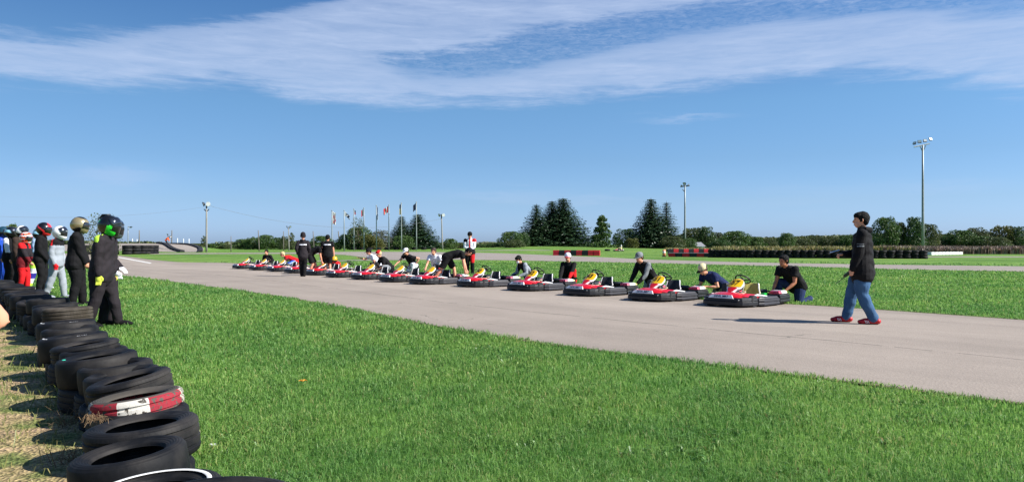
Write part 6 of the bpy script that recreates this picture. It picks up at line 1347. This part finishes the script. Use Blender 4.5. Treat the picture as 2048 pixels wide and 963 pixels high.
# ================================================================ camera, light, sky
cam_d = bpy.data.cameras.new('camera'); cam_d.lens = 36*F/2048; cam_d.sensor_width = 36; cam_d.clip_end = 9000; cam_d.clip_start = .05
cam = bpy.data.objects.new('camera', cam_d); cam.location = (0, 0, CAMZ); cam.rotation_euler = (R(90)+math.atan(6.5/F), 0, 0); link(cam); SC.camera = cam
sdir = Vector((2.1, -.62, 1.72)).normalized(); EL = math.asin(sdir.z); AZ = math.atan2(sdir.x, sdir.y)
sun_d = bpy.data.lights.new('sun', 'SUN'); sun_d.energy = 4.8; sun_d.angle = R(.55); sun_d.color = (1, .955, .89); sun = bpy.data.objects.new('sun', sun_d); sun.rotation_euler = sdir.to_track_quat('Z', 'Y').to_euler(); link(sun)
W = bpy.data.worlds.new('World'); SC.world = W; W.use_nodes = True; nt = W.node_tree; N = nt.nodes; L = nt.links; bg = N['Background']
sky = N.new('ShaderNodeTexSky'); sky.sky_type = 'NISHITA'; sky.sun_disc = False; sky.sun_elevation = EL; sky.sun_rotation = AZ; sky.air_density = 1.0; sky.dust_density = .6; sky.ozone_density = 2.2; sky.altitude = 100
bg.inputs['Strength'].default_value = SKYS = .07
def M_(op, a, b_=None, c=None, clamp=False):
    n = N.new('ShaderNodeMath'); n.operation = op; n.use_clamp = clamp
    for i, x in enumerate((a, b_, c)):
        if x is None: continue
        if isinstance(x, (int, float)): n.inputs[i].default_value = x
        else: L.new(x, n.inputs[i])
    return n.outputs[0]
tc = N.new('ShaderNodeTexCoord'); sp = N.new('ShaderNodeSeparateXYZ'); L.new(tc.outputs['Generated'], sp.inputs[0])
az = M_('ARCTAN2', sp.outputs[0], sp.outputs[1]); hor = M_('SQRT', M_('ADD', M_('MULTIPLY', sp.outputs[0], sp.outputs[0]), M_('MULTIPLY', sp.outputs[1], sp.outputs[1]))); el = M_('ARCTAN2', sp.outputs[2], hor)
# sky dome direction as degrees
A_ = M_('MULTIPLY', az, 180/PI); E_ = M_('MULTIPLY', el, 180/PI)
def noise3(sx, sy, det, rough=.6, off=0.0, dist=0.0):
    cb = N.new('ShaderNodeCombineXYZ'); L.new(M_('MULTIPLY', A_, sx), cb.inputs[0]); L.new(M_('MULTIPLY', E_, sy), cb.inputs[1]); cb.inputs[2].default_value = off
    n = N.new('ShaderNodeTexNoise'); n.inputs['Scale'].default_value = 1; n.inputs['Detail'].default_value = det; n.inputs['Roughness'].default_value = rough; n.inputs['Distortion'].default_value = dist; L.new(cb.outputs[0], n.inputs['Vector']); return n.outputs['Fac']
def ang(u, v): a = math.atan((u-CU)/F); return math.degrees(a), math.degrees(math.atan((HV-v)/F*math.cos(a)))
def curve(pts, lo=-45, hi=45, emax=30):
    f = N.new('ShaderNodeFloatCurve'); c = f.mapping.curves[0]; P = sorted(ang(u, v) for u, v in pts); P = [((a-lo)/(hi-lo), e/emax) for a, e in P]
    P = [(0, P[0][1])]+P+[(1, P[-1][1])]
    c.points[0].location = P[0]; c.points[-1].location = P[-1]
    for p_ in P[1:-1]: c.points.new(*p_)
    for q in c.points: q.handle_type = 'AUTO_CLAMPED'
    f.mapping.use_clip = False; f.mapping.update(); L.new(M_('DIVIDE', M_('SUBTRACT', A_, lo), hi-lo), f.inputs['Value']); return M_('MULTIPLY', f.outputs[0], emax)
def soft(a, b_, w0, w1=None):  # smooth 0..1 as a exceeds b
    n = N.new('ShaderNodeMapRange'); n.interpolation_type = 'SMOOTHERSTEP'; L.new(M_('SUBTRACT', a, b_), n.inputs[0]); n.inputs[1].default_value = -w0; n.inputs[2].default_value = w1 if w1 is not None else w0; return n.outputs[0]
n1 = noise3(.10, .9, 8, .62, 0, .4); n2 = noise3(.35, 2.6, 8, .65, 3, .6); n3 = noise3(1.3, 5.0, 6, .7, 8, .8); n4 = noise3(.05, .3, 4, .5, 12)
E1 = M_('MULTIPLY_ADD', M_('SUBTRACT', n1, .5), 3.0, E_); E1 = M_('MULTIPLY_ADD', M_('SUBTRACT', n2, .5), 1.3, E1); E1 = M_('MULTIPLY_ADD', M_('SUBTRACT', n3, .5), .45, E1)
low = curve([(0, 172), (180, 180), (480, 180), (620, 205), (760, 216), (1040, 212), (1200, 202), (1340, 192), (1480, 178), (1600, 162), (1800, 160), (1960, 180), (2048, 190)])
up = curve([(0, 62), (120, 70), (260, 66), (380, 50), (520, 30), (620, 8), (760, -30), (1000, -60), (1500, -60), (2048, -60)])
hl = curve([(560, 128), (700, 118), (850, 165), (980, 160), (1100, 140), (1240, 108), (1420, 76), (1560, 50), (1760, 34), (2048, 28)])
hu = curve([(560, 127), (700, 112), (850, 98), (960, 84), (1060, 56), (1200, 30), (1400, 5), (1650, -20), (2048, -60)])
band = M_('MULTIPLY', soft(E1, low, .5, 1.5), soft(up, E1, .5, 1.0))
hole = M_('MULTIPLY', soft(E1, hl, .4, 1.0), soft(hu, E1, .5, 1.0))
mott = M_('MULTIPLY_ADD', n3, 1.8, -.62, True); mott = M_('MULTIPLY', mott, M_('MULTIPLY_ADD', n2, 1.4, .1, True))
keepf = M_('SUBTRACT', 1.0, M_('MULTIPLY', hole, M_('SUBTRACT', 1.0, mott)))
dens = M_('MULTIPLY', band, keepf)
tex = M_('MULTIPLY_ADD', n2, .6, .42); tex = M_('MULTIPLY', tex, M_('MULTIPLY_ADD', n1, .9, .40), None, True)
dens = M_('MULTIPLY', dens, tex)
# small wisps
def wisp(u, v, wu, wv, amt):
    a, e = ang(u, v); da = M_('DIVIDE', M_('SUBTRACT', A_, a), wu); de = M_('DIVIDE', M_('SUBTRACT', E1, e), wv); q = M_('ADD', M_('MULTIPLY', da, da), M_('MULTIPLY', de, de)); return M_('MULTIPLY', M_('EXPONENT', M_('MULTIPLY', q, -1.0)), amt)
for w_ in ((1375, 236, 2.6, .28, .30), (225, 352, 3.0, .6, .28), (1000, 392, 4, .45, .18), (1180, 402, 4, .3, .15), (1890, 378, 3, .4, .14), (120, 385, 6, .9, .12), (1600, 400, 8, .8, .10)): dens = M_('ADD', dens, wisp(*w_))
gen = M_('MULTIPLY', M_('MULTIPLY_ADD', noise3(.06, .5, 6, .6, 20), 1.8, -.95, True), soft(E_, 20.5, 3)) ; dens = M_('ADD', dens, M_('MULTIPLY', gen, .5))
dens = M_('MINIMUM', dens, .95); dens = M_('MULTIPLY', dens, .92)
hs = N.new('ShaderNodeHueSaturation'); hs.inputs['Saturation'].default_value = 1.08; L.new(sky.outputs[0], hs.inputs['Color'])
tn = N.new('ShaderNodeMix'); tn.data_type = 'RGBA'; tn.blend_type = 'MULTIPLY'; tn.inputs[0].default_value = 1; azf = M_('MAXIMUM', M_('MINIMUM', M_('MULTIPLY_ADD', A_, .0045, 1.0), 1.06), .80); am = N.new('ShaderNodeVectorMath'); am.operation = 'SCALE'; L.new(hs.outputs[0], am.inputs[0]); L.new(azf, am.inputs['Scale']); L.new(am.outputs[0], tn.inputs[6])
rp = N.new('ShaderNodeValToRGB'); L.new(M_('DIVIDE', E_, 90.0, None, True), rp.inputs[0]); e_ = rp.color_ramp.elements
e_[0].position = 0; e_[0].color = (.60, .86, 1.62, 1); e_[1].position = 1; e_[1].color = (.8, .9, 1, 1)
for p_, c_ in ((.012, (.61, .87, 1.62)), (.035, (.60, .80, 1.25)), (.070, (.60, .79, 1.08)), (.115, (.66, .88, 1.08)), (.15, (.62, .84, 1.04)), (.20, (.50, .76, 1.02))): x_ = e_.new(p_); x_.color = c_+(1,)
L.new(rp.outputs[0], tn.inputs[7])
cm = N.new('ShaderNodeMix'); cm.data_type = 'RGBA'; L.new(dens, cm.inputs[0]); L.new(tn.outputs[2], cm.inputs[6]); cm.inputs[7].default_value = (4.5, 5.4, 7.3, 1)
L.new(cm.outputs[2], bg.inputs['Color'])
SC.view_settings.view_transform = 'Standard'; SC.view_settings.look = 'None'; SC.view_settings.gamma = 1; SC.view_settings.exposure = .85; SC.view_settings.use_curve_mapping = False
SC.render.film_transparent = False; SC.cycles.use_denoising = True; SC.cycles.max_bounces = 6; SC.cycles.transparent_max_bounces = 4
SC.cycles.use_adaptive_sampling = True; SC.cycles.adaptive_threshold = .02
